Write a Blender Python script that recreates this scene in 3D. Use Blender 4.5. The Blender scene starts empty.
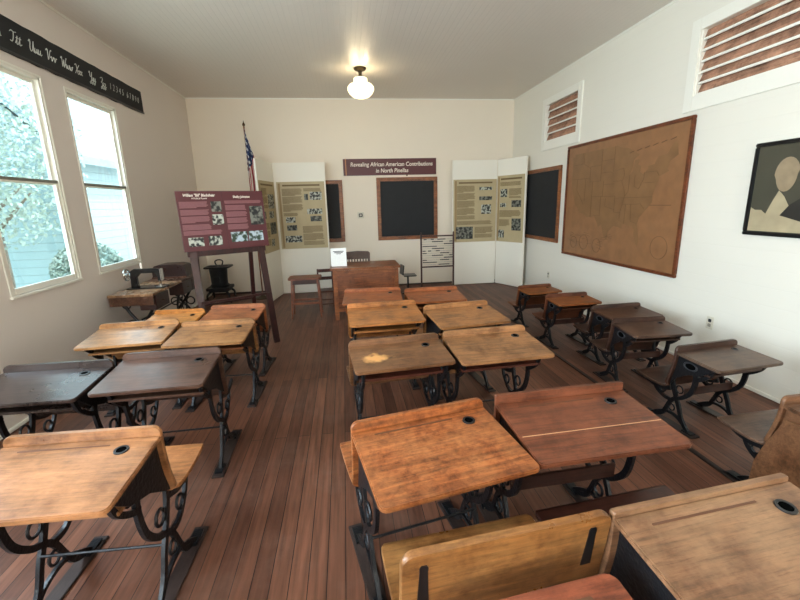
import bpy, bmesh, math, random
from mathutils import Vector, Matrix
random.seed(7)
PI = math.pi
C = bpy.context.scene.collection
SC = bpy.context.scene

# ------------------------------------------------------------------ camera
def make_camera():
    F, P, Y, R = 409.4, .23177, .12711, -.02685
    f = Vector((math.sin(Y)*math.cos(P), math.cos(Y)*math.cos(P), -math.sin(P)))
    r0 = Vector((math.cos(Y), -math.sin(Y), 0)); u0 = r0.cross(f)
    r = math.cos(R)*r0 + math.sin(R)*u0; u = -math.sin(R)*r0 + math.cos(R)*u0
    cam = bpy.data.cameras.new('camera'); cam.sensor_width = 36; cam.lens = F/800*36
    cam.clip_start = .02; cam.clip_end = 200
    o = bpy.data.objects.new('camera', cam); C.objects.link(o)
    m = Matrix((r, u, -f)).transposed().to_4x4(); m.translation = (0, 0, 1.6)
    o.matrix_world = m; SC.camera = o
make_camera()

# ------------------------------------------------------------------ world, lights, exposure
W = bpy.data.worlds.new('world'); SC.world = W; W.use_nodes = True
wn = W.node_tree.nodes; wl = W.node_tree.links; wn.clear()
tc = wn.new('ShaderNodeTexCoord'); sp = wn.new('ShaderNodeSeparateXYZ'); cr = wn.new('ShaderNodeValToRGB')
bg = wn.new('ShaderNodeBackground'); wo = wn.new('ShaderNodeOutputWorld')
cr.color_ramp.elements[0].position = 0.0; cr.color_ramp.elements[0].color = (.95, .98, 1, 1)
cr.color_ramp.elements[1].position = .8; cr.color_ramp.elements[1].color = (.62, .84, 1, 1)
wl.new(tc.outputs['Generated'], sp.inputs[0]); wl.new(sp.outputs['Z'], cr.inputs[0])
wl.new(cr.outputs[0], bg.inputs[0]); wl.new(bg.outputs[0], wo.inputs[0]); bg.inputs[1].default_value = 5.5
def light(name, kind, loc, rot, energy, color, **k):
    l = bpy.data.lights.new(name, kind); l.energy = energy; l.color = color
    for a, v in k.items():
        if a == 'portal': l.cycles.is_portal = v
        else: setattr(l, a, v)
    o = bpy.data.objects.new(name, l); C.objects.link(o); o.location = loc; o.rotation_euler = rot
    return o
light('sun', 'SUN', (20, 0, 20), (math.radians(8), math.radians(38), 0), 4.0, (1, .95, .86), angle=.02)
XL, XR, YB, YR, H = -2.58, 3.30, 8.0, -2.4, 3.45
WIN = [(-1.90, -1.04), (-.72, .14), (1.38, 2.24), (3.46, 4.31), (4.65, 5.53)]     # windows of the left wall
WZ0, WZ1 = .975, 2.75
for a, b in WIN:                                                                       # daylight entering at the windows
    light('window_daylight', 'AREA', (XL-.075, (a+b)/2, (WZ0+WZ1)/2), (0, -PI/2, 0), 1, (1, 1, 1), shape='RECTANGLE', size=WZ1-WZ0, size_y=b-a, portal=True)
# added fill lamps at windows behind the photographer (left wall rear part, rear wall)
for a, b in WIN[:3]:
    light('rear_left_fill', 'AREA', (XL+.03, (a+b)/2, (WZ0+WZ1)/2), (0, -PI/2-.12, 0), 84, (.72, .87, 1), shape='RECTANGLE', size=WZ1-WZ0, size_y=b-a)
RWIN = [(-1.7, -.6), (1.2, 2.3)]
for a, b in RWIN:
    light('rear_fill', 'AREA', ((a+b)/2, YR+.03, (WZ0+WZ1)/2), (PI/2, 0, 0), 34, (1, .88, .72), shape='RECTANGLE', size=b-a, size_y=WZ1-WZ0)  # warm fill lamps added to brighten the room
SC.view_settings.view_transform = 'Standard'; SC.view_settings.look = 'None'; SC.view_settings.gamma = 1
SC.view_settings.use_curve_mapping = False; SC.view_settings.exposure = 0.5
SC.cycles.use_denoising = True; SC.cycles.max_bounces = 10; SC.cycles.diffuse_bounces = 6; SC.cycles.sample_clamp_indirect = 4
SC.cycles.caustics_reflective = False; SC.cycles.caustics_refractive = False

# ------------------------------------------------------------------ materials
def lin(c): return tuple(((v/255)/12.92 if v/255 <= .04045 else ((v/255+.055)/1.055)**2.4) for v in c) + (1,)
def newmat(name):
    m = bpy.data.materials.new(name); m.use_nodes = True; n = m.node_tree.nodes
    return m, n, m.node_tree.links, n['Principled BSDF']
def plain(name, rgb, rough=.5, metal=0, bump=0, bscale=40, vary=.06, emit=None, spec=.5):
    m, n, l, b = newmat(name)
    b.inputs['Roughness'].default_value = rough; b.inputs['Metallic'].default_value = metal
    b.inputs['Specular IOR Level'].default_value = spec
    t = n.new('ShaderNodeTexCoord'); no = n.new('ShaderNodeTexNoise'); no.inputs['Scale'].default_value = bscale
    l.new(t.outputs['Object'], no.inputs['Vector'])
    mx = n.new('ShaderNodeMix'); mx.data_type = 'RGBA'
    c = lin(rgb); mx.inputs[6].default_value = tuple(v*(1-vary) for v in c[:3])+(1,); mx.inputs[7].default_value = tuple(min(1, v*(1+vary)) for v in c[:3])+(1,)
    l.new(no.outputs['Fac'], mx.inputs[0]); l.new(mx.outputs[2], b.inputs['Base Color'])
    if bump:
        bp = n.new('ShaderNodeBump'); bp.inputs['Strength'].default_value = bump; bp.inputs['Distance'].default_value = .01
        l.new(no.outputs['Fac'], bp.inputs['Height']); l.new(bp.outputs[0], b.inputs['Normal'])
    if emit:
        b.inputs['Emission Color'].default_value = lin(rgb) if emit[0] is None else lin(emit[0]); b.inputs['Emission Strength'].default_value = emit[1]
    return m
def wood(name, base, dark=None, light_=None, rough=.38, grain='X', seed=0, worn=.45, wornscale=3.0, patch=None, planks=0):
    """varnished board: streaky grain along one axis, worn lighter blotches, fine scratches"""
    m, n, l, b = newmat(name)
    base = tuple(v*f_ for v, f_ in zip(lin(base)[:3], (.88, .80, .76)))
    dark = lin(dark)[:3] if dark else tuple(v*.40 for v in base)
    light_ = lin(light_)[:3] if light_ else tuple(min(1, v*1.7) for v in base)
    t = n.new('ShaderNodeTexCoord'); mp = n.new('ShaderNodeMapping'); l.new(t.outputs['Object'], mp.inputs[0])
    mp.inputs['Location'].default_value = (seed*3.1, seed*1.7, seed*.9)
    s = {'X': (1.2, 16, 16), 'Y': (16, 1.2, 16), 'Z': (16, 16, 1.2)}[grain]
    mp.inputs['Scale'].default_value = s
    g = n.new('ShaderNodeTexNoise'); g.inputs['Scale'].default_value = 3; g.inputs['Detail'].default_value = 8; g.inputs['Distortion'].default_value = .8
    l.new(mp.outputs[0], g.inputs['Vector'])
    r = n.new('ShaderNodeValToRGB'); r.color_ramp.elements[0].position = .3; r.color_ramp.elements[1].position = .7
    r.color_ramp.elements[0].color = dark+(1,); r.color_ramp.elements[1].color = tuple(base)+(1,)
    l.new(g.outputs['Fac'], r.inputs[0])
    w = n.new('ShaderNodeTexNoise'); w.inputs['Scale'].default_value = wornscale; w.inputs['Detail'].default_value = 6; w.inputs['Roughness'].default_value = .65
    m2 = n.new('ShaderNodeMapping'); m2.inputs['Location'].default_value = (seed*7.3, seed*2.1, 0); l.new(t.outputs['Object'], m2.inputs[0]); l.new(m2.outputs[0], w.inputs['Vector'])
    r2 = n.new('ShaderNodeValToRGB'); r2.color_ramp.elements[0].position = .42; r2.color_ramp.elements[1].position = .68
    r2.color_ramp.elements[0].color = (0, 0, 0, 1); r2.color_ramp.elements[1].color = (worn, worn, worn, 1)
    l.new(w.outputs['Fac'], r2.inputs[0])
    q = n.new('ShaderNodeTexNoise'); q.inputs['Scale'].default_value = wornscale*3.3; q.inputs['Detail'].default_value = 8; q.inputs['Roughness'].default_value = .72; l.new(m2.outputs[0], q.inputs['Vector'])
    rq = n.new('ShaderNodeValToRGB'); rq.color_ramp.elements[0].position = .36; rq.color_ramp.elements[1].position = .56
    rq.color_ramp.elements[0].color = (.52, .45, .42, 1); rq.color_ramp.elements[1].color = (1, 1, 1, 1); l.new(q.outputs['Fac'], rq.inputs[0])
    mq = n.new('ShaderNodeMix'); mq.data_type = 'RGBA'; mq.blend_type = 'MULTIPLY'; mq.inputs[0].default_value = 1; l.new(r.outputs[0], mq.inputs[6]); l.new(rq.outputs[0], mq.inputs[7])
    mx = n.new('ShaderNodeMix'); mx.data_type = 'RGBA'; l.new(r2.outputs[0], mx.inputs[0]); l.new(mq.outputs[2], mx.inputs[6]); mx.inputs[7].default_value = light_+(1,)
    out = mx.outputs[2]
    f = n.new('ShaderNodeTexNoise'); f.inputs['Scale'].default_value = 12; f.inputs['Detail'].default_value = 9; f.inputs['Roughness'].default_value = .75; l.new(mp.outputs[0], f.inputs['Vector'])
    r3 = n.new('ShaderNodeValToRGB'); r3.color_ramp.elements[0].position = .32; r3.color_ramp.elements[1].position = .5
    r3.color_ramp.elements[0].color = (.60, .56, .54, 1); r3.color_ramp.elements[1].color = (1, 1, 1, 1); l.new(f.outputs['Fac'], r3.inputs[0])
    mm = n.new('ShaderNodeMix'); mm.data_type = 'RGBA'; mm.blend_type = 'MULTIPLY'; mm.inputs[0].default_value = 1
    l.new(out, mm.inputs[6]); l.new(r3.outputs[0], mm.inputs[7]); out = mm.outputs[2]
    if patch:                                      # a bare patch where the varnish is gone: (x, y, radius, rgb)
        px, py, pr, pc = patch
        sx = n.new('ShaderNodeVectorMath'); sx.operation = 'SUBTRACT'; sx.inputs[1].default_value = (px, py, 0); l.new(t.outputs['Object'], sx.inputs[0])
        sc = n.new('ShaderNodeVectorMath'); sc.operation = 'MULTIPLY'; sc.inputs[1].default_value = (1, 1.6, 0); l.new(sx.outputs[0], sc.inputs[0])
        ln = n.new('ShaderNodeVectorMath'); ln.operation = 'LENGTH'; l.new(sc.outputs[0], ln.inputs[0])
        pn = n.new('ShaderNodeTexNoise'); pn.inputs['Scale'].default_value = 18; l.new(t.outputs['Object'], pn.inputs['Vector'])
        ad = n.new('ShaderNodeMath'); ad.operation = 'MULTIPLY_ADD'; ad.inputs[1].default_value = .22; l.new(pn.outputs['Fac'], ad.inputs[0]); l.new(ln.outputs['Value'], ad.inputs[2])
        r4 = n.new('ShaderNodeValToRGB'); r4.color_ramp.elements[0].position = pr+.06; r4.color_ramp.elements[0].color = (.85, .85, .85, 1)
        r4.color_ramp.elements[1].position = pr+.13; r4.color_ramp.elements[1].color = (0, 0, 0, 1); l.new(ad.outputs[0], r4.inputs[0])
        mp2 = n.new('ShaderNodeMix'); mp2.data_type = 'RGBA'; l.new(r4.outputs[0], mp2.inputs[0]); l.new(out, mp2.inputs[6]); mp2.inputs[7].default_value = lin(pc); out = mp2.outputs[2]
    l.new(out, b.inputs['Base Color'])
    rr = n.new('ShaderNodeMapRange'); rr.inputs[3].default_value = rough-.16; rr.inputs[4].default_value = rough+.2
    l.new(w.outputs['Fac'], rr.inputs[0]); l.new(rr.outputs[0], b.inputs['Roughness'])
    bp = n.new('ShaderNodeBump'); bp.inputs['Strength'].default_value = .12; bp.inputs['Distance'].default_value = .004
    l.new(g.outputs['Fac'], bp.inputs['Height']); l.new(bp.outputs[0], b.inputs['Normal'])
    return m
def boards(name, rgb, axis, pitch, strength=.4, rough=.5, groove=.9, dirt=.04, spec=.5):
    """painted boarding: fine grooves every pitch along axis"""
    m, n, l, b = newmat(name)
    t = n.new('ShaderNodeTexCoord'); s = n.new('ShaderNodeSeparateXYZ'); l.new(t.outputs['Object'], s.inputs[0])
    d = n.new('ShaderNodeMath'); d.operation = 'DIVIDE'; d.inputs[1].default_value = pitch; l.new(s.outputs[axis], d.inputs[0])
    fr = n.new('ShaderNodeMath'); fr.operation = 'FRACT'; l.new(d.outputs[0], fr.inputs[0])
    pp = n.new('ShaderNodeMath'); pp.operation = 'PINGPONG'; pp.inputs[1].default_value = .5; l.new(fr.outputs[0], pp.inputs[0])
    r = n.new('ShaderNodeValToRGB'); r.color_ramp.elements[0].position = 0; r.color_ramp.elements[1].position = .05
    r.color_ramp.elements[0].color = (0, 0, 0, 1); r.color_ramp.elements[1].color = (1, 1, 1, 1); l.new(pp.outputs[0], r.inputs[0])
    no = n.new('ShaderNodeTexNoise'); no.inputs['Scale'].default_value = 1.7; no.inputs['Detail'].default_value = 5; l.new(t.outputs['Object'], no.inputs['Vector'])
    c = lin(rgb)[:3]
    mx = n.new('ShaderNodeMix'); mx.data_type = 'RGBA'; mx.inputs[6].default_value = tuple(v*(1-dirt) for v in c)+(1,); mx.inputs[7].default_value = tuple(min(1, v*(1+dirt)) for v in c)+(1,)
    l.new(no.outputs['Fac'], mx.inputs[0])
    m3 = n.new('ShaderNodeMix'); m3.data_type = 'RGBA'; m3.inputs[6].default_value = tuple(v*groove for v in c)+(1,); l.new(r.outputs[0], m3.inputs[0]); l.new(mx.outputs[2], m3.inputs[7])
    l.new(m3.outputs[2], b.inputs['Base Color'])
    bp = n.new('ShaderNodeBump'); bp.inputs['Strength'].default_value = strength; bp.inputs['Distance'].default_value = .004
    ad = n.new('ShaderNodeMath'); ad.operation = 'MULTIPLY_ADD'; ad.inputs[1].default_value = .35; l.new(no.outputs['Fac'], ad.inputs[0]); l.new(r.outputs[0], ad.inputs[2])
    l.new(ad.outputs[0], bp.inputs['Height']); l.new(bp.outputs[0], b.inputs['Normal'])
    b.inputs['Roughness'].default_value = rough; b.inputs['Specular IOR Level'].default_value = spec
    return m
def floor_material():
    m, n, l, b = newmat('worn_floorboards')
    t = n.new('ShaderNodeTexCoord'); mp = n.new('ShaderNodeMapping'); mp.inputs['Rotation'].default_value = (0, 0, PI/2); l.new(t.outputs['Object'], mp.inputs[0])
    br = n.new('ShaderNodeTexBrick'); br.offset = .37; br.inputs['Scale'].default_value = 1
    br.inputs['Brick Width'].default_value = 2.7; br.inputs['Row Height'].default_value = .082
    br.inputs['Mortar Size'].default_value = .0022; br.inputs['Mortar Smooth'].default_value = .2; br.inputs['Bias'].default_value = 0
    br.inputs['Color1'].default_value = lin((86, 53, 39)); br.inputs['Color2'].default_value = lin((120, 78, 58)); br.inputs['Mortar'].default_value = lin((34, 21, 16))
    l.new(mp.outputs[0], br.inputs['Vector'])
    m2 = n.new('ShaderNodeMapping'); m2.inputs['Scale'].default_value = (22, 1.3, 1); l.new(t.outputs['Object'], m2.inputs[0])
    g = n.new('ShaderNodeTexNoise'); g.inputs['Scale'].default_value = 2; g.inputs['Detail'].default_value = 8; l.new(m2.outputs[0], g.inputs['Vector'])
    r = n.new('ShaderNodeValToRGB'); r.color_ramp.elements[0].position = .28; r.color_ramp.elements[1].position = .7
    r.color_ramp.elements[0].color = (.55, .52, .5, 1); r.color_ramp.elements[1].color = (1.12, 1.1, 1.1, 1); l.new(g.outputs['Fac'], r.inputs[0])
    mu = n.new('ShaderNodeMix'); mu.data_type = 'RGBA'; mu.blend_type = 'MULTIPLY'; mu.inputs[0].default_value = 1; l.new(br.outputs['Color'], mu.inputs[6]); l.new(r.outputs[0], mu.inputs[7])
    w = n.new('ShaderNodeTexNoise'); w.inputs['Scale'].default_value = 1.6; w.inputs['Detail'].default_value = 7; w.inputs['Roughness'].default_value = .7; l.new(t.outputs['Object'], w.inputs['Vector'])
    r2 = n.new('ShaderNodeValToRGB'); r2.color_ramp.elements[0].position = .5; r2.color_ramp.elements[1].position = .72
    r2.color_ramp.elements[0].color = (0, 0, 0, 1); r2.color_ramp.elements[1].color = (.32, .32, .32, 1); l.new(w.outputs['Fac'], r2.inputs[0])
    mx = n.new('ShaderNodeMix'); mx.data_type = 'RGBA'; l.new(r2.outputs[0], mx.inputs[0]); l.new(mu.outputs[2], mx.inputs[6]); mx.inputs[7].default_value = lin((128, 104, 90))
    l.new(mx.outputs[2], b.inputs['Base Color'])
    rr = n.new('ShaderNodeMapRange'); rr.inputs[3].default_value = .36; rr.inputs[4].default_value = .62; l.new(w.outputs['Fac'], rr.inputs[0]); l.new(rr.outputs[0], b.inputs['Roughness'])
    b.inputs['Specular IOR Level'].default_value = .4
    bp = n.new('ShaderNodeBump'); bp.inputs['Strength'].default_value = .35; bp.inputs['Distance'].default_value = .003
    sb = n.new('ShaderNodeMath'); sb.operation = 'SUBTRACT'; l.new(g.outputs['Fac'], sb.inputs[0]); l.new(br.outputs['Fac'], sb.inputs[1])
    l.new(sb.outputs[0], bp.inputs['Height']); l.new(bp.outputs[0], b.inputs['Normal'])
    return m
def glass_material():
    m, n, l, b = newmat('window_glass'); n.remove(b)
    o = n['Material Output']; tr = n.new('ShaderNodeBsdfTransparent'); gl = n.new('ShaderNodeBsdfGlossy'); gl.inputs['Roughness'].default_value = .04
    lw = n.new('ShaderNodeLayerWeight'); pw = n.new('ShaderNodeMath'); pw.operation = 'POWER'; pw.inputs[1].default_value = 4; l.new(lw.outputs['Facing'], pw.inputs[0])
    fr = n.new('ShaderNodeMath'); fr.operation = 'MULTIPLY_ADD'; fr.inputs[1].default_value = .5; fr.inputs[2].default_value = .03; l.new(pw.outputs[0], fr.inputs[0]); mx = n.new('ShaderNodeMixShader'); tr.inputs[0].default_value = (.93, .98, .98, 1)
    l.new(fr.outputs[0], mx.inputs[0]); l.new(tr.outputs[0], mx.inputs[1]); l.new(gl.outputs[0], mx.inputs[2]); l.new(mx.outputs[0], o.inputs[0])
    return m
def print_material(name, lo, hi, scale=30, seed=0):
    """a printed black-and-white picture: blotches of two tones"""
    m, n, l, b = newmat(name)
    t = n.new('ShaderNodeTexCoord'); mp = n.new('ShaderNodeMapping'); mp.inputs['Location'].default_value = (seed, seed*2, seed*3); l.new(t.outputs['Object'], mp.inputs[0])
    no = n.new('ShaderNodeTexNoise'); no.inputs['Scale'].default_value = scale; no.inputs['Detail'].default_value = 3; l.new(mp.outputs[0], no.inputs['Vector'])
    r = n.new('ShaderNodeValToRGB'); r.color_ramp.elements[0].position = .44; r.color_ramp.elements[1].position = .58
    r.color_ramp.elements[0].color = lin(lo); r.color_ramp.elements[1].color = lin(hi); l.new(no.outputs['Fac'], r.inputs[0]); l.new(r.outputs[0], b.inputs['Base Color'])
    b.inputs['Roughness'].default_value = .5
    return m

M = {}
M['wall'] = boards('painted_wall', (230, 226, 214), 'Z', .145, .12, .55, .985, .02)
M['wall_back'] = plain('painted_back_wall', (234, 223, 206), .6, vary=.02, bscale=2)
M['wall_left'] = plain('painted_window_wall', (222, 213, 205), .6, vary=.02, bscale=2)
M['ceiling'] = boards('painted_beadboard', (222, 214, 204), 'X', .06, .5, .38, .88, .03)
M['floor'] = floor_material()
M['trim'] = plain('white_gloss_paint', (236, 234, 224), .35, vary=.02)
M['glass'] = glass_material()
M['iron'] = plain('black_cast_iron', (24, 25, 28), .42, metal=.35, bump=.25, bscale=60, vary=.3)
M['slate'] = plain('dark_slate', (27, 29, 32), .75, vary=.35, bscale=5)
M['frame_wood'] = wood('chalkboard_frame_wood', (168, 106, 60), rough=.4, grain='X', worn=.2)
M['maroon'] = plain('maroon_print', (80, 26, 32), .45, vary=.05)
M['maroon_wood'] = wood('dark_red_stained_wood', (66, 27, 25), rough=.35, grain='Z', worn=.2)
M['panel'] = plain('white_panel_board', (236, 232, 220), .5, vary=.015, bscale=3)
M['cream_text'] = plain('cream_lettering', (238, 226, 212), .6)
M['pink_text'] = plain('pale_print_on_maroon', (136, 88, 92), .6)
M['brown_text'] = plain('brown_print', (112, 92, 58), .6)
M['parchment'] = plain('parchment_print', (184, 168, 132), .5, vary=.14, bscale=6)
M['photo1'] = print_material('black_and_white_picture', (30, 32, 32), (186, 190, 178), 28, 1)
M['photo2'] = print_material('dark_picture', (24, 26, 26), (120, 122, 112), 22, 2)
M['photo3'] = print_material('outdoor_picture', (38, 60, 44), (178, 196, 206), 24, 3)
M['hole'] = plain('dark_hollow', (8, 8, 8), 1, spec=0)
M['black'] = plain('black_lacquer', (18, 18, 19), .3)
M['chalk'] = plain('chalk_white', (205, 210, 205), .8)
M['brass'] = plain('aged_brass', (78, 66, 48), .35, metal=.9)
M['outlet'] = plain('ivory_plastic', (214, 208, 190), .4)
M['nickel'] = plain('polished_nickel', (200, 202, 200), .18, metal=1)
M['paper'] = plain('white_paper', (240, 242, 240), .5)
M['ink'] = plain('black_ink', (40, 44, 48), .6)

# ------------------------------------------------------------------ mesh helpers
def link(o, parent=None):
    C.objects.link(o)
    if parent: o.parent = parent
    return o
def finish(name, bm, mat, parent=None, smooth=True, kind=None):
    bmesh.ops.recalc_face_normals(bm, faces=bm.faces)
    me = bpy.data.meshes.new(name); bm.to_mesh(me); bm.free(); me.materials.append(mat)
    if smooth:
        for p in me.polygons: p.use_smooth = True
        me.set_sharp_from_angle(angle=math.radians(38))
    o = bpy.data.objects.new(name, me); link(o, parent)
    if kind: o['kind'] = kind
    return o
def bevel(bm, faces, w, seg=2):
    if not w: return
    es = list({e for f in faces for e in f.edges})
    bmesh.ops.bevel(bm, geom=es, offset=w, segments=seg, affect='EDGES', clamp_overlap=True)
def box(bm, x0, x1, y0, y1, z0, z1, bv=0, mat=None):
    t = bmesh.new(); bmesh.ops.create_cube(t, size=1)
    for v in t.verts: v.co = Vector((x0+(v.co.x+.5)*(x1-x0), y0+(v.co.y+.5)*(y1-y0), z0+(v.co.z+.5)*(z1-z0)))
    bevel(t, t.faces[:], bv)
    return merge(bm, t, mat)
def merge(bm, t, mat=None):
    if mat is not None: bmesh.ops.transform(t, matrix=mat, verts=t.verts[:])
    me = bpy.data.meshes.new('tmp'); t.to_mesh(me); t.free(); bm.from_mesh(me); bpy.data.meshes.remove(me); return bm
def prism(bm, pts, axis, a, b, bv=0, mat=None):
    """polygon extruded along axis; pts are the other two coordinates in x,y,z order"""
    t = bmesh.new()
    def P(p, h): return {'x': (h, p[0], p[1]), 'y': (p[0], h, p[1]), 'z': (p[0], p[1], h)}[axis]
    va = [t.verts.new(P(p, a)) for p in pts]; vb = [t.verts.new(P(p, b)) for p in pts]
    t.faces.new(va[::-1]); t.faces.new(vb)
    for i in range(len(pts)): t.faces.new((va[i], va[(i+1) % len(pts)], vb[(i+1) % len(pts)], vb[i]))
    bmesh.ops.recalc_face_normals(t, faces=t.faces)
    bevel(t, [f for f in t.faces if len(f.verts) == len(pts)][:2] if bv else [], bv)
    return merge(bm, t, mat)
def rrect(x0, x1, y0, y1, r, n=5, corners=(1, 1, 1, 1)):
    """rounded rectangle outline; corners order: low-low, high-low, high-high, low-high"""
    out = []
    for (cx, cy, a0, use) in ((x0, y0, PI, corners[0]), (x1, y0, 1.5*PI, corners[1]), (x1, y1, 0, corners[2]), (x0, y1, .5*PI, corners[3])):
        if not use: out.append((cx, cy)); continue
        ox = cx + (r if cx == x0 else -r); oy = cy + (r if cy == y0 else -r)
        for i in range(n+1):
            a = a0 + i/n*PI/2; out.append((ox+r*math.cos(a), oy+r*math.sin(a)))
    return out
def smooth_path(pts, n=6):
    P = [Vector(p) for p in pts]; out = []
    for i in range(len(P)-1):
        p0 = P[max(i-1, 0)]; p1 = P[i]; p2 = P[i+1]; p3 = P[min(i+2, len(P)-1)]
        for k in range(n):
            t = k/n; out.append(.5*((2*p1)+(p2-p0)*t+(2*p0-5*p1+4*p2-p3)*t*t+(3*p1-p0-3*p2+p3)*t**3))
    out.append(P[-1]); return out
def tube(bm, pts, r, seg=8, smooth=0, cap=True):
    P = smooth_path(pts, smooth) if smooth else [Vector(p) for p in pts]
    rs = r if isinstance(r, (list, tuple)) else [r]*len(P)
    if len(rs) != len(P): rs = [rs[0]+(rs[-1]-rs[0])*i/(len(P)-1) for i in range(len(P))]
    prev = None; rings = []
    for i, p in enumerate(P):
        d = (P[min(i+1, len(P)-1)]-P[max(i-1, 0)]).normalized()
        if prev is None: u = d.orthogonal().normalized()
        else: u = (prev-d*prev.dot(d)).normalized()
        prev = u; v = d.cross(u)
        rings.append([bm.verts.new(p+rs[i]*(math.cos(2*PI*k/seg)*u+math.sin(2*PI*k/seg)*v)) for k in range(seg)])
    for a, b in zip(rings, rings[1:]):
        for k in range(seg): bm.faces.new((a[k], a[(k+1) % seg], b[(k+1) % seg], b[k]))
    if cap: bm.faces.new(rings[0][::-1]); bm.faces.new(rings[-1])
    return bm
def strap(bm, pts, w, x0, x1, smooth=5):
    """flat bar following a path in the y-z plane, w wide in that plane, from x0 to x1 across"""
    P = [Vector((0, p[0], p[1])) for p in pts]; P = smooth_path(P, smooth) if smooth else P
    ws = w if isinstance(w, (list, tuple)) else (w, w)
    ring = []
    for i, p in enumerate(P):
        d = (P[min(i+1, len(P)-1)]-P[max(i-1, 0)]).normalized(); nrm = Vector((0, -d.z, d.y)); h = (ws[0]+(ws[1]-ws[0])*i/(len(P)-1))/2
        a, b = p+nrm*h, p-nrm*h
        ring.append([bm.verts.new((x0, a.y, a.z)), bm.verts.new((x1, a.y, a.z)), bm.verts.new((x1, b.y, b.z)), bm.verts.new((x0, b.y, b.z))])
    for a, b in zip(ring, ring[1:]):
        for k in range(4): bm.faces.new((a[k], a[(k+1) % 4], b[(k+1) % 4], b[k]))
    bm.faces.new(ring[0][::-1]); bm.faces.new(ring[-1]); return bm
def sheet(bm, path, hw, th, r_top=0, r_bot=0, xs=None):
    """board bent along a y-z path, half width hw, thickness th, with rounded corners at its two ends"""
    P = smooth_path([Vector((0, p[0], p[1])) for p in path], 7)
    L = [0]
    for a, b in zip(P, P[1:]): L.append(L[-1]+(b-a).length)
    # resample with extra rows at both ends
    T = L[-1]; ss = set([T*i/14 for i in range(15)])
    for r, e in ((r_top, 0), (r_bot, 1)):
        if r:
            for k in range(7): d = r*(1-math.cos(k/6*PI/2)); ss.add(d if e == 0 else T-d)
    rows = []
    for s in sorted(ss):
        j = max(i for i in range(len(L)) if L[i] <= s+1e-9); j = min(j, len(P)-2)
        f = (s-L[j])/max(L[j+1]-L[j], 1e-9); p = P[j].lerp(P[j+1], f)
        d = (P[min(j+2, len(P)-1)]-P[max(j-1, 0)]).normalized(); nrm = Vector((0, -d.z, d.y))
        ins = 0
        if r_top and s < r_top: ins = r_top-math.sqrt(max(0, r_top**2-(r_top-s)**2))
        if r_bot and T-s < r_bot: ins = r_bot-math.sqrt(max(0, r_bot**2-(r_bot-(T-s))**2))
        h = hw-ins; a = p+nrm*th/2; b = p-nrm*th/2; e = min(.003, th/3)
        rows.append([bm.verts.new(c) for c in ((-h+e, a.y, a.z), (h-e, a.y, a.z), (h, (a.y*.8+b.y*.2), (a.z*.8+b.z*.2)), (h, (a.y*.2+b.y*.8), (a.z*.2+b.z*.8)), (h-e, b.y, b.z), (-h+e, b.y, b.z), (-h, (a.y*.2+b.y*.8), (a.z*.2+b.z*.8)), (-h, (a.y*.8+b.y*.2), (a.z*.8+b.z*.2)))])
    for a, b in zip(rows, rows[1:]):
        for k in range(8): bm.faces.new((a[k], a[(k+1) % 8], b[(k+1) % 8], b[k]))
    bm.faces.new(rows[0][::-1]); bm.faces.new(rows[-1]); return bm
def lathe(bm, prof, seg=24, mat=None):
    t = bmesh.new(); rings = []
    for r, z in prof:
        rings.append([t.verts.new((r*math.cos(2*PI*k/seg), r*math.sin(2*PI*k/seg), z)) for k in range(seg)] if r > 1e-5 else [t.verts.new((0, 0, z))])
    for a, b in zip(rings, rings[1:]):
        if len(a) == 1 and len(b) == 1: continue
        for k in range(seg):
            if len(a) == 1: t.faces.new((a[0], b[k], b[(k+1) % seg]))
            elif len(b) == 1: t.faces.new((a[k], a[(k+1) % seg], b[0]))
            else: t.faces.new((a[k], a[(k+1) % seg], b[(k+1) % seg], b[k]))
    for e in (rings[0], rings[-1]):
        if len(e) > 1: t.faces.new(e)
    bmesh.ops.recalc_face_normals(t, faces=t.faces)
    return merge(bm, t, mat)
def ring(bm, c, R, r, normal='x', seg=18, mat=None):
    pts = []
    for k in range(seg+1):
        a = 2*PI*k/seg; p, q = R*math.cos(a), R*math.sin(a)
        pts.append({'x': (c[0], c[1]+p, c[2]+q), 'y': (c[0]+p, c[1], c[2]+q), 'z': (c[0]+p, c[1]+q, c[2])}[normal])
    return tube(bm, pts, r, 6)
def thing(name, label, cat, loc=(0, 0, 0), rz=0, group=None, rot=None):
    o = bpy.data.objects.new(name, None); o.empty_display_size = .1; C.objects.link(o); o.location = loc
    o.rotation_euler = rot if rot else (0, 0, rz); o['label'] = label; o['category'] = cat
    if group: o['group'] = group
    return o
def tag(o, label, cat, group=None, kind=None):
    o['label'] = label; o['category'] = cat
    if group: o['group'] = group
    if kind: o['kind'] = kind
    return o
def struct(name, bm, mat, smooth=False, parent=None):
    o = finish(name, bm, mat, parent, smooth)
    if not parent: o['kind'] = 'structure'
    return o
def text(name, body, size, mat, parent, loc, rot=(PI/2, 0, 0), shear=0, ext=.0008, align='CENTER', sx=1, offset=0):
    cu = bpy.data.curves.new(name, 'FONT'); cu.body = body; cu.size = size; cu.extrude = ext; cu.shear = shear; cu.align_x = align; cu.align_y = 'CENTER'; cu.offset = offset
    cu.resolution_u = 3
    o = bpy.data.objects.new(name, cu); C.objects.link(o)
    dg = bpy.context.evaluated_depsgraph_get(); me = bpy.data.meshes.new_from_object(o.evaluated_get(dg)); bpy.data.objects.remove(o)
    me.materials.clear(); me.materials.append(mat)
    o = bpy.data.objects.new(name, me); link(o, parent); o.location = loc; o.rotation_euler = rot; o.scale = (sx, 1, 1); return o

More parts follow.
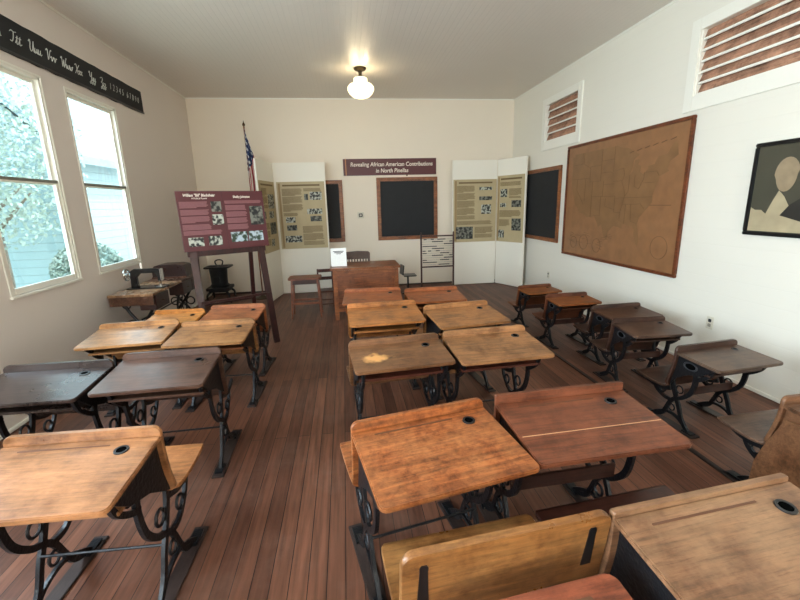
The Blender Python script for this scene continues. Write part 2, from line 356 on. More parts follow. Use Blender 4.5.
# ------------------------------------------------------------------ room shell
def build_room():
    T = .16
    b = bmesh.new(); box(b, XL-T, XR+T, YR-T, YB+T, -.12, 0); struct('floor', b, M['floor'])
    b = bmesh.new(); box(b, XL-T, XR+T, YR-T, YB+T, H, H+.15); struct('ceiling', b, M['ceiling'])
    b = bmesh.new(); box(b, XL-T, XR+T, YB, YB+T, 0, H); struct('wall_back', b, M['wall_back'])
    # left wall with window openings
    b = bmesh.new(); T_, T = T, .06; box(b, XL-T, XL, YR, YB, 0, WZ0); box(b, XL-T, XL, YR, YB, WZ1, H)
    y = YR
    for a, c in WIN: box(b, XL-T, XL, y, a, WZ0, WZ1); y = c
    box(b, XL-T, XL, y, YB, WZ0, WZ1); struct('wall_left', b, M['wall_left']); T = T_
    # right wall with the two louvre openings
    b = bmesh.new(); zs = (2.50, 3.05)
    box(b, XR, XR+T, YR, YB, 0, zs[0]); box(b, XR, XR+T, YR, YB, zs[1], H)
    y = YR
    for a, c in ((1.9, 3.75), (5.75, 6.68)): box(b, XR, XR+T, y, a, *zs); y = c
    box(b, XR, XR+T, y, YB, *zs); struct('wall_right', b, M['wall'])
    # rear wall with two windows
    b = bmesh.new(); box(b, XL-T, XR+T, YR-T, YR, 0, WZ0); box(b, XL-T, XR+T, YR-T, YR, WZ1, H)
    x = XL-T
    for a, c in RWIN: box(b, x, a, YR-T, YR, WZ0, WZ1); x = c
    box(b, x, XR+T, YR-T, YR, WZ0, WZ1); struct('wall_rear', b, M['wall_back'])
    # quarter-round at the foot of the walls
    for nm, (x0, x1, y0, y1), mt in (('baseboard_back', (XL, XR, YB-.02, YB), 'dark'), ('baseboard_right', (XR-.018, XR, YR, YB-.02), 'w'), ('baseboard_left', (XL, XL+.018, YR, YB-.02), 'w')):
        b = bmesh.new(); box(b, x0, x1, y0, y1, 0, .03, .004); struct(nm, b, M['dark_trim'] if mt == 'dark' else M['trim'])
    # cove strip ceiling/right wall and ceiling/back
    for nm, (x0, x1, y0, y1) in (('trim_1', (XR-.015, XR, YR, YB)), ('trim_2', (XL, XR, YB-.015, YB)), ('trim_3', (XL, XL+.015, YR, YB))):
        b = bmesh.new(); box(b, x0, x1, y0, y1, H-.02, H, .004); struct(nm, b, M['trim'])
    # windows of the left wall
    for i, (a, c) in enumerate(WIN):
        w = bpy.data.objects.new('window_%d' % (i+1), None); C.objects.link(w); w.location = (XL, a, WZ0); w['kind'] = 'structure'
        wd, ht = c-a, WZ1-WZ0
        b = bmesh.new()                                  # casing flat on the wall
        for (p, q, r, s) in ((-.018, -.0, 0, ht), (wd, wd+.018, 0, ht), (-.018, wd+.018, ht, ht+.018)): box(b, .001, .009, p, q, r, s, .003)
        finish('window_casing', b, M['trim'], w, False)
        b = bmesh.new(); box(b, -.058, .018, -.02, wd+.02, -.022, 0, .004); finish('window_sill', b, M['trim'], w, False)
        b = bmesh.new()                                  # jambs
        for (p, q, r, s) in ((0, .02, 0, ht), (wd-.02, wd, 0, ht), (0, wd, ht-.02, ht)): box(b, -.058, 0, p, q, r, s)
        finish('window_jamb', b, M['trim'], w, False)
        mid = ht*.5
        for nm, x, z0, z1 in (('lower_sash', -.032, .0, mid+.02), ('upper_sash', -.057, mid-.02, ht-.02)):
            b = bmesh.new(); f = .035; x1 = x+.024
            box(b, x, x1, .02, .02+f, z0, z1, .003); box(b, x, x1, wd-.02-f, wd-.02, z0, z1, .003)
            box(b, x, x1, .02+f, wd-.02-f, z0, z0+(.05 if nm == 'lower_sash' else f), .003); box(b, x, x1, .02+f, wd-.02-f, z1-f, z1, .003)
            s = finish(nm, b, M['trim'], w, False)
            b = bmesh.new(); box(b, x+.010, x+.013, .02+f, wd-.02-f, z0+.03, z1-f); finish('pane', b, M['glass'], s, False)
        b = bmesh.new(); box(b, -.034, -.006, .02, wd-.02, mid-.006, mid+.022, .003); finish('meeting_rail', b, M['dark_rail'], w, False)
    for i, (a, c) in enumerate(RWIN):
        w = bpy.data.objects.new('window_%d' % (i+6), None); C.objects.link(w); w.location = (a, YR, WZ0); w['kind'] = 'structure'
        wd, ht = c-a, WZ1-WZ0; b = bmesh.new()
        for (p, q, r, s) in ((-.07, 0, -.06, ht), (wd, wd+.07, -.06, ht), (-.07, wd+.07, ht, ht+.07), (-.07, wd+.07, -.06, 0)): box(b, p, q, .001, .02, r, s, .003)
        finish('window_casing', b, M['trim'], w, False)
        b = bmesh.new(); box(b, 0, wd, -.06, -.03, ht/2-.02, ht/2+.02)
        for p in (0, wd-.035): box(b, p, p+.035, -.06, -.03, 0, ht)
        box(b, 0, wd, -.06, -.03, 0, .04); box(b, 0, wd, -.06, -.03, ht-.04, ht); finish('sash', b, M['trim'], w, False)
        b = bmesh.new(); box(b, .03, wd-.03, -.05, -.046, .03, ht-.03); finish('pane', b, M['glass'], w, False)
M['dark_trim'] = plain('dark_brown_trim', (60, 44, 36), .5)
M['dark_rail'] = plain('weathered_grey_paint', (120, 122, 112), .5)
M['louvre_board'] = wood('weathered_louvre_board', (198, 156, 130), rough=.6, grain='Y', worn=.5, wornscale=6)
build_room()

# louvred vents high on the right wall: frame + tilted boards in front of an added backing board
def louvre(y0, y1, z0, z1, label, n, name='louvred_vent'):
    yc = (y0+y1)/2; hw = (y1-y0)/2; h = z1-z0
    t = thing(name, label, 'vent', (XR, yc, z0), 0, 'louvred vents high on the right wall')
    b = bmesh.new()
    for (p, q, r, s) in ((-hw-.10, -hw, -.13, h+.10), (hw, hw+.10, -.13, h+.10), (-hw, hw, -.13, 0), (-hw, hw, h, h+.10)): box(b, -.022, .0, p, q, r, s, .003)
    finish('casing', b, M['trim'], t, False)
    b = bmesh.new(); box(b, .12, .13, -hw, hw, 0, h); finish('sun_stop_board', b, M['dark_trim'], t, False)  # board added behind the slats to keep the sun out
    b = bmesh.new(); box(b, .0, .11, -hw, -hw+.012, 0, h); finish('side_strip', b, M['trim'], t, False)
    b = bmesh.new(); box(b, .0, .11, hw-.012, hw, 0, h); finish('side_strip', b, M['trim'], t, False)
    st = h/n
    for k in range(n):
        z = st*(k+.5)
        b = bmesh.new(); prism(b, [(.012, -.0), (.02, -.006), (.058, st*.98), (.050, st*.98+.006)], 'y', -hw+.013, hw-.013, 0, Matrix.Translation((0, 0, st*k+.012)))
        s = finish('slat', b, M['louvre_board'], t, False)
        b = bmesh.new(); box(b, .006, .022, -hw+.013, hw-.013, -.010, .010, .002, Matrix.Translation((0, 0, st*k+.012))); finish('slat_edge', b, M['trim'], s, False)
louvre(5.75, 6.68, 2.50, 3.05, 'small white framed louvred vent above the side chalkboard', 5)
louvre(1.9, 3.75, 2.50, 3.05, 'wide white framed louvred vent near the ceiling above the portrait', 6)

# ------------------------------------------------------------------ school desks
def iron_side(b, s, yb, hw, H, seat_z, oval, ds=0):
    """one cast side standard in the y-z plane, centred at x = s*hw"""
    x0, x1 = s*hw-.008, s*hw+.008; k = H/.76
    def Q(*p): return [(a*k, c*k) for a, c in p]
    strap(b, Q((.06, .455), (.045, .38), (.0, .27), (-.035, .2), (-.075, .1), (-.15, .012)), (.03, .026), x0, x1)      # rear leg
    strap(b, Q((-.14, .60), (-.155, .50), (-.13, .38), (-.06, .30), (.0, .27)), (.034, .026), x0, x1)                       # arm under the desk
    strap(b, Q((-.30, .665), (-.27, .59), (-.2, .53), (-.14, .5)), (.024, .024), x0, x1)
    strap(b, Q((.0, .27), (.05, .22), (.09, .13), (.13, .06), (.24, .012)), (.03, .022), x0, x1)                            # front leg
    dk_ = ds/k
    strap(b, Q((.34, .40-dk_), (.27, .375-dk_), (.16, .37-dk_), (.07, .40-dk_)), (.022, .03), x0, x1)                                      # seat arm
    strap(b, Q((.24, .375-dk_), (.2, .30-dk_*.5), (.12, .235), (.03, .235)), (.022, .026), x0, x1)
    strap(b, Q((-.15, .012), (-.05, .09), (.06, .11), (.16, .07), (.24, .012)), (.018, .018), x0, x1)                       # bow between the feet
    for (cy, cz, R) in ((.035, .165, .03), (-.02, .36, .034), (.15, .30, .032), (-.19, .585, .026)): ring(b, (s*hw, cy*k, cz*k), R*k, .007*k, 'x', 12)
    strap(b, Q((-.20, .012), (-.11, .012)), .022, s*hw-.022, s*hw+.022, 0)
    strap(b, Q((.19, .012), (.29, .012)), .022, s*hw-.022, s*hw+.022, 0)
def make_desk(name, label, loc, rz, w, Hh, dep, wd, panel=None, seatmat=None, runner=True, groove=False, lh=.038, oval=False, stretch=None, round_top=True, hole=True, has_seat=True, fold=False, ds=0, bar=False, sideplate=None, shelf=None, plankline=False, group='cast iron school desks'):
    t = thing(name, label, 'desk', loc, rz, group)
    k = Hh/.76; hw = w/2; panel = panel or wd; seatmat = seatmat or panel
    zb, zn = Hh-lh, Hh-.072*k
    # writing top, tilted
    ang = math.atan2(zb-zn, dep); L = math.hypot(dep, zb-zn)
    b = bmesh.new(); prism(b, rrect(-hw, hw, -L, 0, .028, 4, (1, 1, 0, 0)), 'z', -.02, 0, .004); bmesh.ops.transform(b, matrix=Matrix.Translation((0, 0, zb)) @ Matrix.Rotation(ang, 4, 'X'), verts=b.verts[:])
    top = finish('desktop', b, wd, t)
    Rm = Matrix.Translation((0, 0, zb)) @ Matrix.Rotation(ang, 4, 'X')
    if hole:
        hx, hy = hw*.62, -.075*k
        b = bmesh.new(); lathe(b, [(0, .0015), (.018*k, .0015), (.0185*k, .004), (.026*k, .004), (.027*k, .0), (.0, -.001)], 18, Rm @ Matrix.Translation((hx, hy, 0))); finish('inkwell', b, M['black'], t)
        b = bmesh.new(); lathe(b, [(0, .0025), (.0175*k, .0025), (.0175*k, .001), (0, .001)], 18, Rm @ Matrix.Translation((hx, hy, 0))); finish('inkwell_hole', b, M['hole'], t)
    if groove:
        b = bmesh.new(); prism(b, rrect(-hw*.72, hw*.42, -.044*k, -.037*k, .0034*k), 'z', -.002, .0012, 0, Rm); finish('pencil_groove', b, M['groove'], t)
    if plankline:
        b = bmesh.new(); box(b, -hw+.01, hw-.01, -dep*.6-.002, -dep*.6+.001, -.003, .0009, 0, Rm); finish('plank_joint', b, M['chipped'], t)
    # front board: rail above the top, then backrest of the seat in front
    b = bmesh.new(); sheet(b, [(.011, Hh), (.012, Hh-.10*k), (.028, Hh-.22*k), (.062*k+ds*.3, .435*k-ds)], hw, .02, .03 if round_top else .006, .03); finish('backrest', b, panel, t)
    if fold:
        b = bmesh.new(); sheet(b, [(.036, Hh-.12*k), (.05, Hh-.22*k), (.082*k, .41*k)], hw-.01, .016, .025, .02); finish('folded_seat', b, seatmat, t)
    elif has_seat:
        b = bmesh.new(); sheet(b, [(.085*k, .425*k-ds), (.16*k, .412*k-ds), (.28*k, .415*k-ds), (.385*k+ds*.5, .43*k-ds), (.405*k+ds*.5, .415*k-ds)], hw-.01, .018, .02, .03); finish('seat', b, seatmat, t)
    # book box: bottom shelf and side plates
    b = bmesh.new(); box(b, -hw+.035, hw-.035, -dep*.72, .0, zn-.105*k, zn-.09*k, .002); finish('book_shelf', b, shelf or panel, t, False)
    for s in (-1, 1):
        b = bmesh.new(); pts = [(.004, zb-.022), (-dep*.86, zn-.012), (-dep*.80, zn-.04*k), (-dep*.58, zn-.11*k), (-dep*.25, zn-.155*k), (.0, zn-.22*k), (.048*k+ds*.2, .44*k-ds), (.02, Hh-.2*k)]
        x = s*(hw-.03); prism(b, pts, 'x', x-.006, x+.006, .002)
        sp_ = finish('side_plate', b, sideplate or M['iron'], t)
        if oval:
            b = bmesh.new(); lathe(b, [(0, .001), (.026*k, .001), (.028*k, .005), (.034*k, .005), (.036*k, 0)], 18, Matrix.Translation((x+s*.006, -dep*.30, zn-.07*k)) @ Matrix.Diagonal((1, 1.9, 1, 1)) @ Matrix.Rotation(s*PI/2, 4, 'Y')); finish('oval_rim', b, M['oval_metal'], sp_)
            b = bmesh.new(); lathe(b, [(0, .0022), (.025*k, .0022), (.025*k, .0008), (0, .0008)], 18, Matrix.Translation((x+s*.006, -dep*.30, zn-.07*k)) @ Matrix.Diagonal((1, 1.9, 1, 1)) @ Matrix.Rotation(s*PI/2, 4, 'Y')); finish('oval_hole', b, M['hole'], sp_)
        b = bmesh.new(); iron_side(b, s, 0, hw-.05, Hh, .42*k, oval, ds); finish('iron_leg_frame', b, M['iron'], t)
        if runner:
            b = bmesh.new(); box(b, s*(hw-.05)-.035, s*(hw-.05)+.035, -.23*k, .32*k, -.001, .012, .003); finish('base_strip', b, M['base_strip'], t, False)
    b = bmesh.new(); box(b, -hw+.055, hw-.055, -.07*k, -.055*k, .315*k, .385*k, .003) if bar else tube(b, [(-hw+.05, -.03*k, .235*k), (hw-.05, -.03*k, .235*k)], .006, 6); finish('stretcher' if bar else 'tie_rod', b, (stretch or M['stretcher']) if bar else M['iron'], t)
    return t
M['oval_metal'] = plain('rim_sheen_iron', (66, 68, 72), .35, metal=.4)  # paler than the cast iron: the rim's reflection is put into its colour
M['groove'] = plain('pencil_groove_dark', (92, 58, 38), .5)
M['chipped'] = plain('bare_chipped_edge', (196, 150, 112), .6)
M['base_strip'] = wood('dark_base_strip', (58, 46, 42), rough=.5, grain='Y', worn=.4)
M['stretcher'] = wood('dark_stretcher_wood', (74, 44, 34), rough=.45, grain='X', worn=.3)
def wd(n, c, **k): return wood(n, c, **k)
D0 = 'cast iron school desks in rows'
def desk_at(x0, x1, y0, y1, Hh, dep, name, label, mat, **k):
    """x0,y0 = left end of the rail, x1,y1 = right end"""
    w = math.hypot(x1-x0, y1-y0); rz = math.atan2(y1-y0, x1-x0)
    return make_desk(name, label, ((x0+x1)/2, (y0+y1)/2, 0), rz, w, Hh, dep, mat, group=D0, **k)
red = wd('reddish_panel_wood', (104, 56, 42), seed=21, grain='X', worn=.2)
# middle group
desk_at(-.02, .56, 1.47, 1.585, .76, .41, 'school_desk', 'orange brown speckled school desk, the nearest whole one in the middle rows', wd('orange_speckled_wood', (176, 106, 58), seed=1, worn=.25, light_=(205, 140, 84), wornscale=9), groove=True)
desk_at(.62, 1.25, 1.595, 1.62, .76, .40, 'school_desk', 'wide reddish brown school desk with chipped line across its plank top', wd('reddish_brown_wood', (132, 78, 52), seed=2, worn=.25), plankline=True, round_top=False, groove=True, bar=True)
desk_at(-.02, .575, 2.475, 2.53, .76, .34, 'school_desk', 'brown school desk with bare orange patch on the left of its top', wd('patched_brown_wood', (134, 96, 64), seed=3, worn=.2, patch=(-.16, -.18, .085, (214, 156, 92))), shelf=red)
desk_at(.61, 1.20, 2.55, 2.58, .76, .40, 'school_desk', 'light brown worn school desk to the right of the patched desk', wd('pale_worn_wood', (168, 124, 82), seed=4, worn=.5), shelf=red)
desk_at(-.02, .59, 3.49, 3.51, .76, .43, 'school_desk', 'honey orange school desk in second row behind the teacher desk, left of its pair', wd('honey_wood', (182, 122, 66), seed=5, worn=.5))
desk_at(.62, 1.20, 3.28, 3.35, .76, .43, 'school_desk', 'honey brown school desk with square corners, right of the second middle pair', wd('honey_brown_wood', (176, 126, 78), seed=6, worn=.4))
desk_at(-.045, .57, 4.44, 4.40, .70, .41, 'school_desk', 'small orange school desk directly before the teacher desk, front left of the middle rows', wd('orange_wood', (176, 104, 58), seed=7, worn=.3))
desk_at(.60, 1.19, 4.30, 4.31, .70, .39, 'school_desk', 'orange school desk in front of the bead frame, front right of the middle rows', wd('orange_tan_wood', (182, 110, 64), seed=8, worn=.35))
desk_at(.685, 1.30, .87, .925, .76, .44, 'school_desk', 'tan worn school desk cut off at the bottom right corner with long groove', wd('tan_worn_wood', (146, 108, 78), seed=9, worn=.6, light_=(168, 132, 98)), lh=.014, round_top=False, groove=True, seatmat=wd('dark_mahogany_seat', (76, 44, 34), seed=36))
# left group
desk_at(-1.36, -.775, 1.605, 1.585, .76, .38, 'school_desk', 'large tan school desk with black inkwell hole at the lower left corner of the photo', wd('tan_glossy_wood', (166, 120, 80), seed=10, worn=.5, rough=.3), groove=True, seatmat=wd('pale_seat_wood', (182, 126, 78), seed=31))
desk_at(-1.97, -1.385, 2.45, 2.44, .76, .36, 'school_desk', 'almost black school desk by the near window with blue sheen', wd('near_black_wood', (62, 52, 48), seed=11, worn=.3, rough=.28), fold=True)
desk_at(-1.375, -.81, 2.525, 2.54, .76, .40, 'school_desk', 'dark brown school desk to the right of the almost black one', wd('dark_brown_wood', (92, 68, 56), seed=12, worn=.4, rough=.32), fold=True)
desk_at(-2.02, -1.42, 3.47, 3.51, .71, .40, 'school_desk', 'pale tan school desk beside the window wall below the sewing machine', wd('pale_tan_wood', (196, 148, 96), seed=13, worn=.5, rough=.3), fold=True)
desk_at(-1.375, -.79, 3.43, 3.42, .70, .41, 'school_desk', 'tan school desk with dark stain on its top, at the left aisle', wd('stained_tan_wood', (180, 134, 86), seed=14, worn=.4, patch=(.10, -.17, .045, (104, 66, 40))), fold=True, shelf=wd('orange_shelf', (150, 92, 54), seed=32))
desk_at(-1.875, -1.40, 4.11, 4.08, .655, .27, 'school_desk', 'small yellow orange school desk in front of the sewing table', wd('yellow_orange_wood', (226, 154, 76), seed=15, worn=.4), fold=True)
desk_at(-1.34, -.82, 4.08, 4.05, .68, .33, 'school_desk', 'orange school desk just in front of the easel foot', wd('light_orange_wood', (190, 122, 78), seed=16, worn=.3), fold=True, seatmat=wd('brown_panel', (112, 62, 42), seed=33))
# right column
dk = wd('dark_umber_wood', (86, 62, 50), seed=17, worn=.5, light_=(128, 100, 82))
drk = wd('umber_panel', (84, 60, 48), seed=22, worn=.2)
desk_at(2.20, 2.72, 2.37, 2.42, .60, .31, 'school_desk', 'dark brown school desk with oval hole in its black side, nearest the wall outlet', wd('grey_brown_wood', (96, 74, 60), seed=18, worn=.6, light_=(136, 112, 92)), panel=drk, round_top=True, oval=True, ds=.05, bar=True)
desk_at(2.21, 2.69, 3.08, 3.06, .60, .32, 'school_desk', 'dark brown small school desk in the right column, right in front of another dark one', dk, panel=drk, oval=True, ds=.05, bar=True)
desk_at(2.38, 2.92, 3.64, 3.66, .565, .31, 'school_desk', 'dark small school desk mostly hidden behind its twin in the right column', wd('dark_umber_wood_worn', (92, 64, 48), seed=19, worn=.3), panel=drk, oval=True, ds=.05, bar=True)
desk_at(2.16, 2.66, 4.16, 4.18, .58, .28, 'school_desk', 'small orange brown school desk, second from the front in the right column', wd('orange_brown_wood', (158, 96, 50), seed=20, worn=.3), panel=wd('brown_side', (110, 66, 44), seed=34), oval=True, ds=.05, bar=True)
desk_at(2.18, 2.66, 4.95, 5.0, .52, .26, 'school_desk', 'smallest orange brown school desk at the front of the right column by the white screen', wd('amber_wood', (166, 104, 54), seed=23, worn=.3), panel=wd('brown_side_front', (122, 74, 46), seed=35), oval=True, ds=.05, bar=True)
tanp = wd('tan_ply', (140, 102, 72), seed=24, worn=.3)
fdesk = desk_at(2.12, 2.70, 1.60, 1.62, .61, .34, 'school_desk', 'tan wooden school desk cut off by the right edge with grey brown seat', wd('tan_top', (130, 96, 70), seed=25, worn=.3), panel=tanp, seatmat=wd('grey_brown_seat', (112, 88, 72), seed=26, worn=.5), sideplate=tanp, ds=.03)
b = bmesh.new()
for s in (-1,): prism(b, [(.05, .33), (-.02, .5), (-.30, .5), (-.30, .16), (-.12, .12), (.0, .02), (.10, .02), (.09, .2)], 'x', s*.28-.01, s*.28+.01, .003)
finish('side_board', b, tanp, fdesk)
# starter desk in the foreground: pale seat with slotted backrest and small red top behind it
t = thing('school_desk', 'pale oak seat with slotted backrest joined to a small red-brown desk at the bottom edge', 'desk', (.385, .85, -.0), math.radians(5.5), D0)
oak = wd('pale_oak', (158, 110, 62), seed=27, worn=.35, rough=.3, light_=(184, 138, 84))
b = bmesh.new(); sheet(b, [(.0, .765), (.02, .62), (.045, .47)], .298, .022, .035, .02); back = finish('backrest', b, oak, t)
b = bmesh.new(); sheet(b, [(.06, .44), (.14, .42), (.27, .42), (.37, .43), (.385, .42)], .29, .02, .02, .035); finish('seat', b, oak, t)
for s in (-1, 1):
    x = s*.24
    b = bmesh.new(); Rm = Matrix.Translation((x, -.0, 0)); prism(b, [(-.016, -.14), (.016, -.14), (.011, -.02), (.012, -.008), (.007, 0), (-.007, 0), (-.012, -.008), (-.011, -.02)], 'y', -.0125, -.0105, 0, Matrix.Translation((x, .006, .735)) @ Matrix.Rotation(-.14, 4, 'X').inverted() if False else Matrix.Translation((x, .004, .73)) @ Matrix.Rotation(.14, 4, 'X')); finish('slot', b, M['black'], back)
    b = bmesh.new(); strap(b, [(.035, .66), (.05, .56), (.06, .45), (.03, .3), (-.05, .15), (-.15, .012)], .03, x-.008, x+.008); strap(b, [(.03, .3), (.1, .13), (.24, .012)], .03, x-.008, x+.008); strap(b, [(.33, .395), (.2, .38), (.03, .40)], .03, x-.008, x+.008); strap(b, [(-.36, .62), (-.2, .56), (-.02, .45)], .03, x-.008, x+.008); strap(b, [(-.2, .012), (.29, .012)], .022, x-.025, x+.025, 0)
    finish('iron_leg_frame', b, M['iron'], t)
redtop = wd('cherry_red_wood', (152, 84, 56), seed=28, worn=.2)
b = bmesh.new(); Rm = Matrix.Translation((.0, -.09, .675)) @ Matrix.Rotation(.12, 4, 'X'); prism(b, rrect(-.24, .235, -.36, 0, .03), 'z', -.022, 0, .004, Rm); finish('desktop', b, redtop, t)
b = bmesh.new(); prism(b, rrect(-.16, .14, -.058, -.045, .006), 'z', -.002, .0015, 0, Rm); finish('pencil_groove', b, M['groove'], t)
b = bmesh.new(); box(b, -.21, .21, -.4, -.1, .53, .545, .002); finish('book_shelf', b, redtop, t, False)
# long runner boards screwed to the floor under the right column
for x, lab in ((2.17, 'long worn wooden runner along the aisle side of the right desks'),):
    b = bmesh.new(); box(b, x-.055, x-.03+.06-.05, 1.55, 4.3, 0, .012, .003)
    tag(finish('floor_runner', b, M['base_strip'], None, False), lab, 'runner')

# ------------------------------------------------------------------ teacher's corner
def teacher_desk():
    m = wd('varnished_oak', (158, 96, 52), seed=40, worn=.3, rough=.35); mp = wd('oak_panel', (146, 86, 48), seed=41, grain='X', worn=.2)
    t = thing('teacher_desk', 'large orange oak teacher desk with a panelled front facing the class', 'desk', (.255, 5.68, 0))
    b = bmesh.new(); prism(b, rrect(-.49, .49, -.02, .60, .01), 'z', .72, .75, .004); finish('desktop', b, m, t)
    b = bmesh.new(); box(b, -.40, .40, .012, .03, .14, .715); finish('front_panel', b, mp, t, False)
    b = bmesh.new(); box(b, -.40, .40, .004, .034, .66, .715, .003); finish('panel_rail', b, m, t, False)
    b = bmesh.new(); box(b, -.40, .40, .004, .034, .12, .17, .003); finish('panel_rail', b, m, t, False)
    for s in (-1, 1):
        for y in (.0, .53): b = bmesh.new(); box(b, s*.43-.03, s*.43+.03, y, y+.05, 0, .72, .004); finish('leg', b, m, t, False)
        b = bmesh.new(); box(b, s*.43-.012, s*.43+.012, .05, .53, .14, .72, .002); finish('side_panel', b, mp, t, False)
    for k in range(3):
        b = bmesh.new(); box(b, .02, .40, .55, .57, .16+k*.185, .335+k*.185, .004); d = finish('drawer', b, mp, t, False)
        b = bmesh.new(); lathe(b, [(0, 0), (.008, 0), (.008, .012), (.016, .02), (.012, .03), (0, .032)], 12, Matrix.Translation((.21, .57, .25+k*.185)) @ Matrix.Rotation(-PI/2, 4, 'X')); finish('knob', b, M['brass'], d)
teacher_desk()
def teacher_chair():
    m = wd('dark_walnut_chair', (82, 62, 54), seed=42, grain='Z', rough=.35)
    t = thing('wooden_chair', 'dark slat-back wooden chair behind the teacher desk', 'chair', (.165, 6.5, 0))
    b = bmesh.new(); prism(b, rrect(-.21, .21, -.17, .22, .04), 'z', .43, .46, .006); finish('seat', b, m, t)
    for s in (-1, 1):
        for y0, y1 in ((-.13, -.16), (.19, .25)): b = bmesh.new(); tube(b, [(s*.17, y0, .43), (s*.18, (y0+y1)/2, .22), (s*.195, y1, 0)], [.017, .02, .014], 10); finish('leg', b, m, t)
        b = bmesh.new(); box(b, s*.175-.017, s*.175+.017, -.175, -.15, .46, .80, .004); finish('back_post', b, m, t, False)
    b = bmesh.new(); prism(b, [(-.192, .78), (.192, .78), (.195, .87), (.17, .895), (0, .905), (-.17, .895), (-.195, .87)], 'y', -.182, -.15, .004); finish('top_rail', b, m, t)
    for k in range(7): b = bmesh.new(); x = -.13+k*.0433; box(b, x-.010, x+.010, -.172, -.157, .46, .785, .002); finish('slat', b, m, t, False)
    b = bmesh.new(); box(b, -.175, .175, -.14, -.12, .2, .225, .002); finish('stretcher', b, m, t, False)
teacher_chair()
def placard():
    t = thing('paper_placard', 'white paper notice standing on the left end of the teacher desk', 'sign', (-.112, 5.86, .7505))
    b = bmesh.new(); box(b, -.11, .11, 0, .004, 0, .255, 0, Matrix.Rotation(-.08, 4, 'X')); finish('face_sheet', b, M['paper'], t, False)
    b = bmesh.new(); box(b, -.10, .10, .0, .09, 0, .004); box(b, -.03, .03, .0, .004, 0, .20, 0, Matrix.Translation((0, .088, 0)) @ Matrix.Rotation(.30, 4, 'X')); finish('stand', b, M['paper'], t, False)
    R_ = Matrix.Rotation(-.08, 4, 'X'); b = bmesh.new()
    for (w_, z_, h_) in ((.075, .205, .010), (.06, .188, .010), (.035, .172, .008)): box(b, -w_, w_, -.0008, .001, z_, z_+h_, 0, R_)
    finish('printed_text', b, M['ink'], t, False)['kind'] = 'stuff'
placard()
def stool():
    m = wd('reddish_stool_wood', (150, 92, 66), seed=43, worn=.3)
    t = thing('small_table', 'small reddish wooden table on four legs in front of the left white screen', 'table', (-.62, 6.05, 0))
    b = bmesh.new(); prism(b, rrect(-.235, .235, -.16, .16, .06, 6), 'z', .565, .592, .006); finish('tabletop', b, m, t)
    b = bmesh.new(); box(b, -.19, .19, -.125, -.11, .50, .565); box(b, -.19, .19, .11, .125, .50, .565); box(b, -.19, -.175, -.11, .11, .50, .565); box(b, .175, .19, -.11, .11, .50, .565); finish('apron', b, M['stretcher'], t, False)
    for sx in (-1, 1):
        for sy in (-1, 1): b = bmesh.new(); tube(b, [(sx*.18, sy*.115, .56), (sx*.21, sy*.14, 0)], [.018, .016], 4); finish('leg', b, m, t, False)
    for y, z in ((-.13, .22), (.13, .22)): b = bmesh.new(); box(b, -.19, .19, y-.009, y+.009, z-.016, z+.016, .002); finish('stretcher', b, m, t, False)
stool()
def child_chair():
    m = wd('dark_red_chair_wood', (92, 50, 40), seed=44, grain='Z')
    t = thing('child_chair', 'low dark wooden ladder-back child chair beside the teacher desk', 'chair', (-.345, 6.42, 0), .1)
    b = bmesh.new(); prism(b, rrect(-.13, .13, -.12, .13, .03), 'z', .29, .31, .005); finish('seat', b, m, t)
    for s in (-1, 1):
        b = bmesh.new(); tube(b, [(s*.115, .10, 0), (s*.115, .11, .3), (s*.112, .145, .62)], [.013, .015, .012], 8); finish('back_leg', b, m, t)
        b = bmesh.new(); tube(b, [(s*.12, -.11, 0), (s*.11, -.09, .29)], [.011, .015], 8); finish('leg', b, m, t)
        b = bmesh.new(); tube(b, [(s*.117, -.1, .13), (s*.117, .105, .13)], .007, 6); finish('side_stretcher', b, m, t)
    for z, y in ((.59, .142), (.47, .128)): b = bmesh.new(); box(b, -.115, .115, y-.008, y+.008, z-.026, z+.026, .004); finish('back_slat', b, m, t, False)
    for z, y in ((.17, -.1), (.10, -.108)): b = bmesh.new(); tube(b, [(-.115, y, z), (.115, y, z)], .007, 6); finish('front_stretcher', b, m, t)
child_chair()
def abacus():
    m = wd('dark_red_frame_wood', (74, 40, 36), seed=45, grain='Z')
    t = thing('bead_frame', 'tall standing counting frame with dark beads on wires by the back wall', 'abacus', (1.62, 7.2, 0))
    for s in (-1, 1):
        b = bmesh.new(); box(b, s*.295-.014, s*.295+.014, -.014, .014, .02, 1.06, .003); lathe(b, [(0, 1.055), (.012, 1.06), (.018, 1.075), (.01, 1.09), (0, 1.094)], 10, Matrix.Translation((s*.295, 0, 0))); finish('post', b, m, t)
        b = bmesh.new(); prism(b, [(-.16, 0), (.16, 0), (.15, .02), (.02, .05), (-.02, .05), (-.15, .02)], 'x', s*.295-.018, s*.295+.018, .003); finish('foot', b, m, t)
    for z in (1.02, .47, .06): b = bmesh.new(); box(b, -.285, .285, -.01, .01, z-.012, z+.012, .002); finish('rail', b, m, t, False)
    rnd = random.Random(5)
    for k in range(12):
        z = .51+k*.041
        b = bmesh.new(); tube(b, [(-.285, 0, z), (.285, 0, z)], .0022, 5); wire = finish('wire', b, M['nickel'], t)
        b = bmesh.new(); x = -.27
        segs = rnd.choice([((-.27, -.2), (.05, .2)), ((-.1, .12),), ((-.27, -.23), (-.17, -.12), (-.03, .04)), ((-.1, .1), (.22, .27)), ((.02, .22),), ((-.27, -.02),), ((-.25, -.2), (-.12, -.07), (.0, .14)), ((.12, .27),)])
        for a, c in segs:
            x = a
            while x < c: lathe(b, [(0, -.009), (.007, -.008), (.011, 0), (.007, .008), (0, .009)], 8, Matrix.Translation((x+.009, 0, z)) @ Matrix.Rotation(PI/2, 4, 'Y')); x += .0185
        finish('beads', b, M['ink_bead'], wire)['kind'] = 'stuff'
